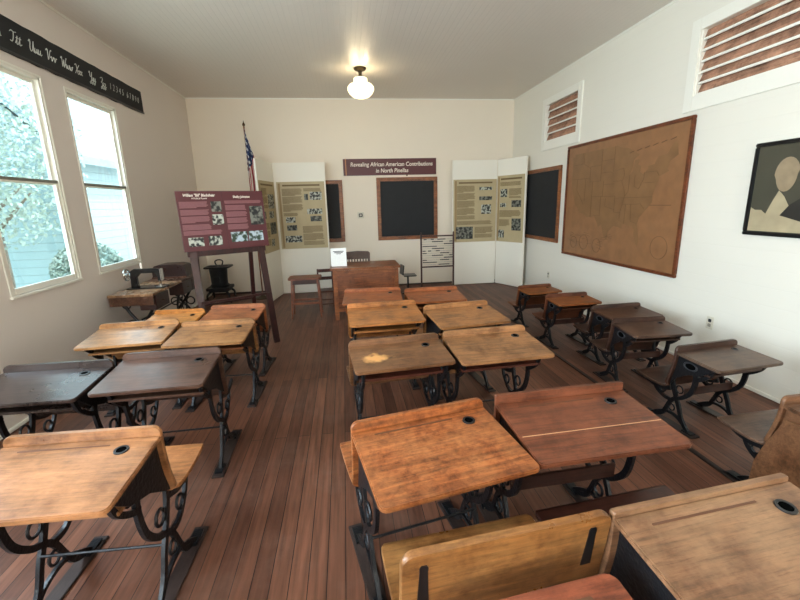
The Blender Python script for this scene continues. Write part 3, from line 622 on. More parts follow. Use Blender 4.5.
M['ink_bead'] = plain('dark_bead_paint', (44, 30, 28), .35)
abacus()
def black_seat():
    t = thing('iron_school_seat', 'small black seat on an iron leg between the teacher desk and counting frame', 'seat', (1.12, 7.2, 0))
    b = bmesh.new(); sheet(b, [(0, .53), (.01, .44), (.02, .36)], .12, .018, .02, .01); o = finish('backrest', b, M['black'], t); o.rotation_euler = (0, 0, PI/2+.1); o.location = (-.14, 0, 0)
    b = bmesh.new(); prism(b, rrect(-.13, .10, -.13, .13, .03), 'z', .33, .35, .004); finish('seat', b, M['black'], t)
    b = bmesh.new(); box(b, -.06, -.03, -.02, .02, .02, .33, .004); finish('leg', b, M['iron'], t, False)
    b = bmesh.new(); prism(b, [(-.16, 0), (.09, 0), (.08, .018), (-.01, .05), (-.08, .05), (-.15, .02)], 'y', -.03, .03, .004); finish('foot', b, M['iron'], t)
black_seat()

# ------------------------------------------------------------------ things on the walls
def framed(name, label, cat, x0, x1, z0, z1, loc, rz, fw, fmat, inner, fd=.03, group=None):
    """flat framed thing in the local x-z plane facing -y, back at y=0"""
    t = thing(name, label, cat, loc, rz, group)
    b = bmesh.new()
    box(b, x0, x1, -fd, 0, z1-fw, z1, .004); box(b, x0, x1, -fd, 0, z0, z0+fw, .004); box(b, x0, x0+fw, -fd, 0, z0+fw, z1-fw, .004); box(b, x1-fw, x1, -fd, 0, z0+fw, z1-fw, .004)
    finish('frame', b, fmat, t, False)
    b = bmesh.new(); box(b, x0+fw, x1-fw, -fd*.4, -.002, z0+fw, z1-fw); finish(inner[0], b, inner[1], t, False)
    return t
cb = 'wood framed chalkboards'
framed('chalkboard', 'square framed black chalkboard in the middle of the back wall under the maroon sign', 'chalkboard', -.585, .585, 0, 1.17, (1.215, YB-.002, .91), 0, .07, M['frame_wood'], ('slate', M['slate']), group=cb)
b = bmesh.new(); lathe(b, [(0, 0), (.012, 0), (.014, .02), (0, .025)], 10, Matrix.Translation((1.215, YB-.01, 2.11)) @ Matrix.Rotation(PI/2, 4, 'X')); tag(finish('wall_hook', b, M['brass']), 'tiny dark hook on the wall above the middle chalkboard', 'hook')
framed('chalkboard', 'framed chalkboard half hidden behind the left white screen', 'chalkboard', -1.05, 0, 0, 1.14, (-.005, YB-.002, .91), 0, .07, M['frame_wood'], ('slate', M['slate']), group=cb)
framed('chalkboard', 'framed chalkboard on the right wall between the screen and the map', 'chalkboard', -.9, .75, 0, 1.17, (XR-.002, 6.82, .93), -PI/2, .06, M['frame_wood'], ('slate', M['slate']), group=cb)
def sign():
    t = thing('wall_sign', 'long maroon sign with pale lettering high on the back wall', 'sign', (.905, YB-.002, 2.27))
    b = bmesh.new(); box(b, -.875, .875, -.02, 0, -.148, .148, .002); finish('sign_board', b, M['maroon'], t, False)
    b = bmesh.new(); box(b, -.835, -.82, -.0215, -.019, -.148, .148); finish('gold_stripe', b, plain('ochre_stripe', (190, 130, 80), .5), t, False)
    text('lettering', 'Revealing African American Contributions', .104, M['cream_text'], t, (.03, -.0212, .045), shear=.12, sx=.87, offset=.0015); text('lettering', 'in North Pinellas', .104, M['cream_text'], t, (.03, -.0212, -.068), shear=.12, sx=.87, offset=.0015)
sign()
def thermostat():
    t = thing('thermostat', 'small square thermostat on the back wall left of the middle chalkboard', 'thermostat', (.31, YB-.002, 1.40))
    b = bmesh.new(); prism(b, rrect(-.06, .06, -.055, .055, .01), 'y', -.018, 0, .003); finish('cover', b, M['outlet'], t)
    b = bmesh.new(); prism(b, rrect(-.035, .035, -.032, .032, .01), 'y', -.024, -.016, .002); finish('dial', b, M['ink'], t)
    b = bmesh.new(); prism(b, rrect(-.018, .018, -.016, .016, .006), 'y', -.027, -.02, .001); finish('display', b, M['outlet'], t)
thermostat()
def outlet(y, z, lab):
    t = thing('wall_outlet', lab, 'outlet', (XR-.001, y, z), 0, 'wall outlets')
    b = bmesh.new(); prism(b, rrect(-.036, .036, -.058, .058, .006), 'x', -.006, 0, .002); finish('cover_plate', b, M['outlet'], t)
    for dz in (-.022, .022): b = bmesh.new(); prism(b, rrect(-.016, .016, dz-.015, dz+.015, .006), 'x', -.009, -.005, .001); finish('socket', b, plain('socket_grey', (150, 146, 134), .4) if dz < 0 else M['ink'], t)
outlet(3.23, .45, 'ivory wall outlet low on the right wall behind the dark desks'); outlet(6.32, .38, 'tiny ivory wall outlet low under the side chalkboard')

def us_map():
    W_, H_ = 2.22, 1.54; y0 = 5.90
    t = thing('framed_map', 'large old brown framed wall map on the right wall', 'map', (XR-.002, y0, .79), -PI/2)
    b = bmesh.new(); f = .035
    box(b, 0, W_, -.035, 0, H_-f, H_, .006); box(b, 0, W_, -.035, 0, 0, f, .006); box(b, 0, f, -.035, 0, f, H_-f, .006); box(b, W_-f, W_, -.035, 0, f, H_-f, .006)
    finish('frame', b, wd('map_frame_wood', (132, 74, 42), seed=50, worn=.2), t, False)
    b = bmesh.new(); box(b, f, W_-f, -.018, -.002, f, H_-f); finish('sheet', b, M['map_paper'], t, False)
    pts = [(-124.7, 48.4), (-123, 48.3), (-123, 49), (-95.2, 49), (-94.6, 48.7), (-92, 48.3), (-89.6, 48), (-88, 47.5), (-84.8, 46.5), (-83.5, 46), (-84.7, 45.7), (-86.2, 45), (-86.5, 43.6), (-87.6, 41.8), (-86.2, 42.6), (-85.5, 45), (-83.4, 45), (-83.9, 43.8), (-82.5, 43.6), (-82.6, 42.2), (-81, 41.6), (-79, 42.7), (-79, 43.3), (-76.4, 43.5), (-75, 45), (-71.4, 45.2), (-70.2, 46.5), (-69, 47.4), (-67.8, 47), (-67.1, 44.8), (-70, 43.7), (-70.8, 42.3), (-69.9, 41.8), (-73.7, 40.8), (-74.2, 39.5), (-75.3, 38.2), (-75.8, 36.8), (-75.7, 35.4), (-78, 33.9), (-80.9, 32), (-81.5, 30.5), (-80.2, 27), (-80.4, 25.3), (-81.4, 25.9), (-82.8, 28), (-82.8, 29.2), (-84.2, 30), (-85.4, 29.8), (-88, 30.4), (-89.5, 30.1), (-89.2, 29.1), (-91.5, 29.5), (-94, 29.6), (-97, 28), (-97.3, 26), (-99.2, 26.5), (-101.4, 29.8), (-103.2, 29), (-104.8, 30.6), (-106.5, 31.8), (-111, 31.4), (-114.8, 32.6), (-117.1, 32.6), (-118.5, 34), (-120.6, 34.6), (-122, 36.8), (-123.8, 39.5), (-124.3, 42), (-124, 46)]
    def q(lo, la): return (.13+(lo+125)*.0335, .10+(la-22.0)*.0485)
    b = bmesh.new(); prism(b, [q(*p) for p in pts], 'y', -.0195, -.0178); finish('land_print', b, M['map_land'], t, False)
    b = bmesh.new()
    lines = [[(-124, 46), (-117, 46), (-117, 49)], [(-124, 42), (-111, 42), (-111, 41)], [(-120, 42), (-120, 39), (-114.6, 35)], [(-114, 42), (-114, 36)], [(-109, 41), (-109, 31.5)], [(-111, 45), (-104, 45), (-104, 41), (-111, 41), (-111, 45)], [(-116, 49), (-116, 46), (-111, 44.6)], [(-104, 49), (-104, 45)], [(-104, 46), (-96.5, 46)], [(-104, 43), (-98, 43), (-96.5, 42.5)], [(-109, 37), (-94.6, 37)], [(-102, 41), (-102, 37)], [(-102, 40), (-95.5, 40)], [(-103, 37), (-103, 32), (-106.5, 32)], [(-100, 36.5), (-100, 34.5), (-94.5, 33.7)], [(-94.5, 37), (-94.5, 33)], [(-96.5, 49), (-96.5, 43), (-91, 43.5)], [(-91, 43.5), (-90.2, 41.8), (-91.4, 40.4), (-90, 38.8), (-89.2, 37), (-91, 33), (-91, 31), (-89.6, 31)], [(-96.4, 40.6), (-91.6, 40.6)], [(-94.5, 36.5), (-75.9, 36.6)], [(-94, 33), (-91, 33)], [(-90, 35), (-83, 35), (-81, 35.1), (-79, 34)], [(-88.2, 35), (-88.3, 30.4)], [(-85.6, 35), (-85, 31), (-82, 30.6)], [(-87.5, 41.7), (-87.6, 38), (-89, 37)], [(-84.8, 41.7), (-84.8, 39.1), (-82.6, 38.4), (-80.5, 40.6), (-80.5, 42)], [(-80.5, 39.7), (-75.7, 39.7)], [(-79.8, 42), (-75, 42), (-73.8, 41)]]
    for ln in lines:
        P = [q(*p) for p in ln]; tube(b, [(p[0], -.0196, p[1]) for p in P], .0022, 4)
    finish('boundary_lines', b, M['map_line'], t, False)
    b = bmesh.new(); rnd = random.Random(3)
    for (cx, cz, R) in ((.55, .22, .1), (.85, .2, .09), (.3, .2, .08), (1.95, .28, .12)): ring(b, (cx, -.0185, cz), R, .0022, 'y', 20)
    for k in range(22):
        z = .16+rnd.random()*.2; x = .15+rnd.random()*.9; tube(b, [(x, -.0185, z), (x+.05+rnd.random()*.1, -.0185, z+rnd.uniform(-.03, .03))], .002, 4)
    tube(b, [(1.75, -.0185, .72), (2.05, -.0185, .72)], .004, 4)
    for k in range(6): x = 1.35+k*.12; tube(b, [(x, -.0185, 1.30+k*.012), (x+.07, -.0185, 1.315+k*.012)], .005, 4)
    finish('engraved_marks', b, M['map_line'], t, False)['kind'] = 'stuff'
M['map_paper'] = plain('browned_map_paper', (140, 98, 64), .38, vary=.34, bscale=7, spec=.6)
M['map_land'] = plain('darkened_map_print', (130, 95, 62), .4, vary=.3, bscale=6)
M['map_line'] = plain('map_ink', (96, 68, 44), .6)
us_map()
def portrait():
    W_, H_ = .86, .71
    t = thing('framed_portrait', 'black framed dark portrait print at the right edge of the wall', 'picture', (XR-.002, 3.04, 1.275), -PI/2)
    b = bmesh.new(); f = .03
    box(b, 0, W_, -.03, 0, H_-f, H_, .006); box(b, 0, W_, -.03, 0, 0, f, .006); box(b, 0, f, -.03, 0, f, H_-f, .006); box(b, W_-f, W_, -.03, 0, f, H_-f, .006); finish('frame', b, M['black'], t, False)
    b = bmesh.new(); box(b, f, W_-f, -.015, -.002, f, H_-f); finish('print', b, plain('dull_olive_print', (72, 70, 58), .35, vary=.2, bscale=5), t, False)
    cream = plain('sepia_cream_print', (172, 158, 128), .4, vary=.2, bscale=10)
    b = bmesh.new(); prism(b, [(.035, .035), (.62, .035), (.62, .12), (.45, .16), (.33, .22), (.28, .30), (.235, .345), (.20, .27), (.16, .17), (.12, .20), (.07, .20), (.035, .22)], 'y', -.0165, -.0148); finish('pale_drapery', b, cream, t, False)
    b = bmesh.new(); prism(b, [(.27+.09*math.cos(a*PI/12)*(1 if math.sin(a*PI/12) > 0 else .85), .46+.125*math.sin(a*PI/12)) for a in range(24)], 'y', -.0165, -.0148); finish('face_shape', b, plain('sepia_face_print', (150, 132, 106), .4, vary=.3, bscale=14), t, False)
    b = bmesh.new(); prism(b, [(.27, .16), (.33, .24), (.42, .30), (.62, .32), (.62, .1), (.42, .12)], 'y', -.0172, -.016); finish('coat_shape', b, plain('print_black', (44, 42, 38), .4), t, False)
portrait()

def alphabet_strip():
    y0, y1 = -.6, 6.27; z0, z1 = 2.845, 3.115
    t = thing('alphabet_banner', 'long black banner of white cursive letters and numbers above the windows', 'banner', (XL+.002, y0, z0), PI/2)   # local x runs along +y of the room
    L = y1-y0
    b = bmesh.new(); n = 60; rnd = random.Random(2)
    top = [(i*L/n, (z1-z0)+rnd.uniform(-.004, .004)) for i in range(n+1)]; bot = [(i*L/n, rnd.uniform(-.006, .006)) for i in range(n+1)]
    prism(b, bot+top[::-1], 'y', -.012, 0); finish('strip', b, M['slate'], t, False)
    b = bmesh.new(); box(b, 0, L, -.02, -.012, -.004, .02, .003); finish('bottom_edge', b, M['black'], t, False)
    # cursive lettering drawn with chalk-like strokes: one child per letter group
    G = {'S': [[(.5, .8), (.35, 1), (.2, .75), (.4, .4), (.35, .05), (.1, 0), (0, .2)]], 's': [[(0, .05), (.2, .5), (.28, .15), (.15, 0), (.4, .1)]],
     'T': [[(0, .85), (.15, 1), (.4, .92), (.7, 1)], [(.4, .95), (.35, .4), (.2, .05), (0, .1)]], 't': [[(0, .05), (.2, .5), (.25, .8), (.18, .1), (.3, 0), (.45, .15)], [(.08, .6), (.38, .62)]],
     'U': [[(0, .8), (.12, 1), (.2, .8), (.15, .25), (.3, 0), (.5, .3), (.6, 1), (.58, .2), (.7, 0), (.85, .15)]], 'u': [[(0, .1), (.1, .5), (.08, .1), (.2, 0), (.35, .3), (.38, .5), (.37, .1), (.48, 0), (.6, .15)]],
     'V': [[(0, .8), (.12, 1), (.22, .8), (.3, 0), (.5, .6), (.65, 1), (.75, .95)]], 'v': [[(0, .3), (.1, .5), (.18, .3), (.22, 0), (.38, .3), (.42, .5), (.55, .45)]],
     'W': [[(0, .8), (.12, 1), (.2, .6), (.25, 0), (.45, .75), (.5, 0), (.75, .7), (.8, 1), (.9, .95)]], 'w': [[(0, .3), (.1, .5), (.1, .1), (.2, 0), (.32, .4), (.34, .1), (.45, 0), (.58, .3), (.6, .5), (.72, .45)]],
     'X': [[(0, .85), (.12, 1), (.25, .85), (.45, .1), (.6, 0), (.7, .15)], [(.7, 1), (.35, .5), (.05, 0)]], 'x': [[(0, .3), (.1, .5), (.2, .4), (.3, .05), (.42, .1)], [(.38, .5), (.05, 0)]],
     'Y': [[(0, .8), (.1, 1), (.18, .8), (.2, .45), (.4, .5), (.55, 1)], [(.55, 1), (.45, 0), (.3, -.35), (.15, -.2), (.6, .15)]], 'y': [[(0, .4), (.08, .5), (.12, .15), (.25, .1), (.36, .5)], [(.36, .5), (.3, -.1), (.18, -.4), (.08, -.25), (.5, .15)]],
     'Z': [[(0, .85), (.2, 1), (.45, .9), (.3, .5), (.15, .45), (.4, .3), (.35, -.2), (.15, -.35), (.1, -.15), (.6, .15)]], 'z': [[(0, .45), (.15, .5), (.25, .35), (.1, .1), (.25, 0), (.22, -.3), (.08, -.35), (.08, -.2), (.45, .12)]]}
    for cp, yc in (('R', 0), ('S', 3.93), ('T', 4.12), ('U', 4.32), ('V', 4.53), ('W', 4.73), ('X', 4.94), ('Y', 5.17), ('Z', 5.38)):
        if cp == 'R': continue
        b = bmesh.new(); x = yc-.085-y0
        for ch, k in ((cp, 1), (cp.lower(), .9), (cp.lower(), .9)):
            sc = .09*k
            for st in G[ch]: tube(b, [(x+(p[0]+p[1]*.18)*sc*1.05, -.0135, .10+p[1]*sc) for p in st], .0032, 4, 3)
            x += max(p[0] for st in G[ch] for p in st)*sc*.85
        finish('cursive_letters', b, M['chalk'], t)
    for i, s in enumerate('1234567890'): text('numeral', s, .105, M['chalk'], t, (5.50+i*.068+(.04 if i > 4 else 0)-y0, -.0125, .14), shear=.25, ext=.0015, sx=.75, offset=-.0025)
alphabet_strip()

def ceiling_lamp():
    t = thing('ceiling_lamp', 'schoolhouse ceiling lamp with a glowing cream glass globe', 'lamp', (.33, 6.31, H))
    b = bmesh.new(); lathe(b, [(0, 0), (.085, 0), (.088, -.012), (.075, -.028), (.03, -.045), (.022, -.06), (.022, -.10), (.06, -.112), (.062, -.13), (0, -.13)]); finish('canopy', b, M['brass'], t)
    prof = [(0, -.128), (.08, -.125), (.095, -.135), (.098, -.18), (.105, -.195), (.16, -.215), (.186, -.25), (.185, -.285), (.16, -.33), (.115, -.37), (.06, -.388), (0, -.392)]
    b = bmesh.new(); lathe(b, prof, 32)
    g = finish('glass_globe', b, plain('glowing_opal_glass', (250, 244, 205), .25, emit=((255, 240, 190), 1.5)), t)
    l = light('lamp_glow', 'POINT', (0, 0, -.16), (0, 0, 0), 24, (1, .78, .50), shadow_soft_size=.12); l.parent = t
ceiling_lamp()

# ------------------------------------------------------------------ standing panels with posters
def rows(b, x0, x1, z0, z1, y, pitch, h, rnd, para=5):
    z = z1; i = 0
    while z-h > z0:
        last = (i % para == para-1); L = (x1-x0)*(rnd.uniform(.35, .8) if last else rnd.uniform(.93, 1))
        box(b, x0, x0+L, y-.0008, y+.0004, z-h, z); z -= pitch*(1.6 if last else 1); i += 1
def poster(parent, x0, x1, z0, z1, y, photos, blocks, seed):
    rnd = random.Random(seed)
    b = bmesh.new(); box(b, x0, x1, y-.004, y, z0, z1); p = finish('poster', b, M['parchment'], parent, False)
    b = bmesh.new(); w, h = x1-x0, z1-z0
    def R(u0, u1, v0, v1): return (x0+u0*w, x0+u1*w, z0+v0*h, z0+v1*h)
    for (u0, u1, v0, v1) in blocks: rows(b, *R(u0, u1, v0, v1), y-.0042, .018, .010, rnd, 7)
    o = finish('printed_text', b, M['brown_text'], p, False)
    b = bmesh.new(); a = R(.12, .9, .935, .96); box(b, a[0], a[1], y-.005, y-.0038, a[2], a[3]); finish('heading_line', b, M['brown_text'], p, False)
    b = bmesh.new(); a = R(.03, .075, .02, .98); box(b, a[0], a[1], y-.0048, y-.0038, a[2], a[3]); finish('border_stripe', b, plain('border_brown', (150, 124, 84), .5), p, False)
    for i, (u0, u1, v0, v1) in enumerate(photos):
        b = bmesh.new(); a = R(u0, u1, v0, v1); box(b, a[0], a[1], y-.0055, y-.004, a[2], a[3]); finish('photograph', b, M['photo1'] if i % 2 == 0 else M['photo2'], p, False)
def leaf(parent, w, h, name='panel_leaf'):
    b = bmesh.new(); box(b, 0, w, 0, .03, .012, h, .003); return finish(name, b, M['panel'], parent, False)
def screens():
    import mathutils
    hL = 2.345
    # left screen: corner at (-1.20, 7.72); one leaf comes forward to (-1.34, 6.95), the other runs right
    t = thing('folding_screen', 'white folding display screen at left with parchment posters', 'screen', (-1.20, 7.72, 0), 0, 'white folding screens')
    a = leaf(t, .90, hL); poster(a, .04, .875, .84, 2.02, -.001, [(.68, .93, .73, .85), (.56, .64, .73, .82), (.60, .92, .52, .6), (.66, .9, .41, .49), (.14, .34, .40, .48), (.15, .36, .28, .36), (.1, .45, .1, .2)], [(.1, .52, .55, .9), (.1, .4, .49, .54), (.48, .93, .05, .34), (.55, .93, .86, .9)], 1)
    a2 = leaf(t, .78, hL); a2.location = (-.13, -.77, 0); a2.rotation_euler = (0, 0, math.atan2(.77, .13))
    poster(a2, .02, .76, .84, 2.02, -.001, [(.5, .9, .62, .82), (.1, .3, .48, .58), (.5, .8, .48, .58), (.5, .9, .25, .42), (.5, .7, .08, .18)], [(.1, .45, .62, .9), (.1, .45, .1, .42)], 2)
    t = thing('folding_screen', 'white folding display screen at right with parchment posters', 'screen', (2.90, 7.72, 0), 0, 'white folding screens')
    a = leaf(t, .86, hL); a.location = (-.865, .0, 0)
    poster(a, .015, .85, .84, 2.0, -.001, [(.6, .9, .83, .88), (.6, .9, .67, .73), (.65, .88, .45, .6), (.06, .46, .05, .25)], [(.08, .5, .36, .9), (.08, .9, .28, .34), (.5, .93, .06, .24)], 3)
    a2 = leaf(t, .68, hL); a2.rotation_euler = (0, 0, -math.atan2(.62, .3)); a2.location = (0, 0, 0)
    poster(a2, .015, .655, .84, 2.05, -.001, [(.12, .38, .68, .8), (.55, .9, .53, .63), (.12, .35, .53, .59), (.58, .92, .18, .36), (.08, .3, .06, .18)], [(.1, .9, .84, .9), (.1, .9, .38, .48), (.1, .5, .22, .34), (.45, .9, .66, .8)], 4)
screens()

# ------------------------------------------------------------------ easel with the maroon board
def easel():
    P0, P1 = Vector((-1.72, 4.65, 0)), Vector((-.95, 5.10, 0)); d = P1-P0; w = d.length; rz = math.atan2(d.y, d.x)
    t = thing('easel', 'dark red wooden A-frame easel holding the maroon display board', 'easel', ((P0+P1)/2)[:], rz)
    m = M['maroon_wood']
    def beam(nm, a, c, r=.024, th=.014):
        b = bmesh.new(); a, c = Vector(a), Vector(c); dd = (c-a); L = dd.length
        box(b, -r, r, -th, th, 0, L, .004); q = dd.to_track_quat('Z', 'Y').to_matrix().to_4x4(); bmesh.ops.transform(b, matrix=Matrix.Translation(a) @ q, verts=b.verts[:]); finish(nm, b, m, t, False)
    for s in (-1, 1):
        beam('front_leg', (s*.385, -.22, 0), (s*.36, .055, 1.72), .035, .016); beam('rear_leg', (s*.31, .30, 0), (s*.30, .09, 1.55), .024, .014)
    beam('tray', (-.42, -.03, 1.13), (.42, -.03, 1.13), .02, .035); beam('cross_rail', (-.38, -.13, .60), (.38, -.13, .60), .02, .012); beam('top_rail', (-.32, .06, 1.68), (.32, .06, 1.68), .02, .012)
    beam('rear_rail', (-.30, .22, .5), (.30, .22, .5), .018, .01)
    # board resting on the tray, leaning back a little
    bt = thing('display_board', 'maroon display board with photographs and pale text resting on the easel', 'display board', (0, 0, 0))
    bt.rotation_euler = (-.10, 0, rz); off = Vector((0, -.075, 1.156)); bt.location = (P0+P1)/2+Matrix.Rotation(rz, 3, 'Z') @ off
    b = bmesh.new(); box(b, -.455, .0, -.006, .006, 0, .63, .001); box(b, .0, .455, -.006, .006, .0, .63, .001); finish('panel', b, M['maroon'], bt, False)
    b = bmesh.new(); box(b, -.004, .004, -.0072, -.0055, 0, .63); finish('centre_fold', b, plain('dark_maroon', (70, 20, 28), .5), bt, False)
    y = -.0075; rnd = random.Random(9)
    text('title', 'William "Bill" Blackshear', .040, M['cream_text'], bt, (-.23, y, .585), shear=.15, sx=.8, offset=.0008); text('subtitle', 'A Political Pioneer', .026, M['cream_text'], bt, (-.23, y, .553), shear=.15, sx=.8)
    text('title', 'Shelby Johnston', .036, M['cream_text'], bt, (.21, y, .565), shear=.15, sx=.8, offset=.0008)
    b = bmesh.new()
    for (x0, x1, z0, z1) in ((-.435, -.15, .44, .52), (-.435, -.15, .375, .435), (-.435, -.15, .29, .365), (-.435, -.15, .225, .28), (-.435, -.04, .165, .215)): rows(b, x0, x1, z0, z1, y, .0115, .0085, rnd, 6)
    for (x0, x1, z0, z1) in ((.02, .43, .49, .525), (.02, .25, .42, .475), (.02, .25, .35, .405), (.02, .25, .28, .335), (.02, .25, .21, .265)): rows(b, x0, x1, z0, z1, y, .0115, .0085, rnd, 6)
    finish('printed_text', b, M['pink_text'], bt, False)
    for (x0, x1, z0, z1, mm) in ((-.125, -.02, .41, .52, 'photo2'), (-.13, -.015, .27, .38, 'photo1'), (-.40, -.25, .05, .145, 'photo1'), (-.20, -.06, .05, .15, 'photo1'), (.28, .43, .25, .46, 'photo2'), (.04, .22, .07, .18, 'photo3'), (.235, .40, .07, .18, 'photo3')):
        b = bmesh.new(); box(b, x0, x1, y-.0015, y, z0, z1); finish('photograph', b, M[mm], bt, False)
easel()

# ------------------------------------------------------------------ flag, stove, sewing corner
def flag():
    t = thing('flag', 'drooping national flag with stars and stripes on a pole in the left corner', 'flag', (-1.52, 7.45, 0))
    b = bmesh.new(); tube(b, [(-.02, .05, .02), (-.02, .04, 1.5), (-.035, .03, 2.90)], .012, 10); finish('pole', b, M['frame_wood'], t)
    b = bmesh.new(); lathe(b, [(0, 0), (.02, .005), (.024, .03), (.008, .06), (0, .10)], 12, Matrix.Translation((-.035, .03, 2.9))); finish('finial', b, M['brass'], t)
    b = bmesh.new(); lathe(b, [(0, 0), (.15, 0), (.15, .015), (.05, .04), (.02, .06), (0, .06)], 20, Matrix.Translation((-.02, .05, 0))); finish('base', b, M['brass'], t)
    me = bmesh.new(); uvl = me.loops.layers.uv.new('UVMap'); nu, nv = 24, 30; g = []
    for j in range(nv+1):
        v = j/nv; z = 2.86-v*1.25; wdt = .03+.20*min(1, v*1.6)**.85; row = []
        for i in range(nu+1):
            u = i/nu; fold = math.sin(u*PI*5.0+v*1.3)*.035*min(1, v*2+.15)
            row.append(me.verts.new((-.03-.02*v+u*wdt+.01*math.sin(v*9+u*4)*v, .0+fold, z-u*.12*(1-v)-u*.04)))
        g.append(row)
    for j in range(nv):
        for i in range(nu):
            f = me.faces.new((g[j][i], g[j][i+1], g[j+1][i+1], g[j+1][i]))
            for lp, (a, c) in zip(f.loops, ((i, j), (i+1, j), (i+1, j+1), (i, j+1))): lp[uvl].uv = (a/nu, c/nv)
    m, n, l, bs = newmat('flag_cloth'); uv = n.new('ShaderNodeUVMap'); s = n.new('ShaderNodeSeparateXYZ'); l.new(uv.outputs[0], s.inputs[0])
    mu = n.new('ShaderNodeMath'); mu.operation = 'MULTIPLY_ADD'; mu.inputs[1].default_value = 7; l.new(s.outputs['X'], mu.inputs[0])
    m7 = n.new('ShaderNodeMath'); m7.operation = 'MULTIPLY'; m7.inputs[1].default_value = 1.4; l.new(s.outputs['Y'], m7.inputs[0]); l.new(m7.outputs[0], mu.inputs[2])
    fr = n.new('ShaderNodeMath'); fr.operation = 'FRACT'; l.new(mu.outputs[0], fr.inputs[0]); gt = n.new('ShaderNodeMath'); gt.operation = 'GREATER_THAN'; gt.inputs[1].default_value = .5; l.new(fr.outputs[0], gt.inputs[0])
    st = n.new('ShaderNodeMix'); st.data_type = 'RGBA'; st.inputs[6].default_value = lin((168, 36, 50)); st.inputs[7].default_value = lin((226, 214, 204)); l.new(gt.outputs[0], st.inputs[0])
    mp = n.new('ShaderNodeMapping'); mp.inputs['Scale'].default_value = (4, 13, 1); l.new(uv.outputs[0], mp.inputs[0])
    vo = n.new('ShaderNodeTexVoronoi'); vo.inputs['Randomness'].default_value = .25; vo.inputs['Scale'].default_value = 1; l.new(mp.outputs[0], vo.inputs['Vector'])
    lt = n.new('ShaderNodeMath'); lt.operation = 'LESS_THAN'; lt.inputs[1].default_value = .29; l.new(vo.outputs['Distance'], lt.inputs[0])
    ca = n.new('ShaderNodeMix'); ca.data_type = 'RGBA'; ca.inputs[6].default_value = lin((32, 52, 98)); ca.inputs[7].default_value = lin((220, 222, 226)); l.new(lt.outputs[0], ca.inputs[0])
    vv = n.new('ShaderNodeMath'); vv.operation = 'MULTIPLY_ADD'; vv.inputs[1].default_value = .35; l.new(s.outputs['X'], vv.inputs[0]); l.new(s.outputs['Y'], vv.inputs[2])
    lv = n.new('ShaderNodeMath'); lv.operation = 'LESS_THAN'; lv.inputs[1].default_value = .56; l.new(vv.outputs[0], lv.inputs[0])
    fm = n.new('ShaderNodeMix'); fm.data_type = 'RGBA'; l.new(lv.outputs[0], fm.inputs[0]); l.new(st.outputs[2], fm.inputs[6]); l.new(ca.outputs[2], fm.inputs[7]); l.new(fm.outputs[2], bs.inputs['Base Color']); bs.inputs['Roughness'].default_value = .8
    o = finish('cloth', me, m, t); md = o.modifiers.new('thickness', 'SOLIDIFY'); md.thickness = .003
flag()
def stove():
    t = thing('iron_stove', 'small black cast iron stove on curved legs behind the easel', 'stove', (-2.22, 7.4, 0))
    b = bmesh.new(); prism(b, rrect(-.19, .19, -.20, .20, .03), 'z', .22, .27, .006); prism(b, rrect(-.16, .16, -.17, .17, .03), 'z', .19, .22, .004); finish('ash_base', b, M['iron'], t)
    b = bmesh.new(); lathe(b, [(0, .265), (.15, .265), (.155, .30), (.135, .32), (.14, .46), (.15, .58), (.155, .60), (0, .60)]); finish('firebox', b, M['iron'], t)
    b = bmesh.new(); prism(b, rrect(-.20, .22, -.18, .18, .05), 'z', .60, .625, .005); finish('top_plate', b, M['iron'], t)
    for x in (-.08, .09):
        b = bmesh.new(); lathe(b, [(0, .624), (.075, .624), (.075, .634), (.02, .64), (0, .64)], 20, Matrix.Translation((x, 0, 0))); finish('lid', b, M['iron'], t)
    b = bmesh.new(); tube(b, [(-.02, 0, .64), (-.04, 0, .70), (0, 0, .73), (.06, 0, .73), (.09, 0, .70), (.07, 0, .64)], .011, 8, 4); finish('lifting_handle', b, M['iron'], t)
    b = bmesh.new(); box(b, -.05, .05, -.152, -.135, .36, .46, .004); finish('fire_door', b, M['iron'], t, False)
    for sx in (-1, 1):
        for sy in (-1, 1): b = bmesh.new(); tube(b, [(sx*.13, sy*.14, .20), (sx*.18, sy*.18, .14), (sx*.18, sy*.18, .05), (sx*.215, sy*.21, .009)], [.022, .009], 8, 4); finish('leg', b, M['iron'], t)
stove()
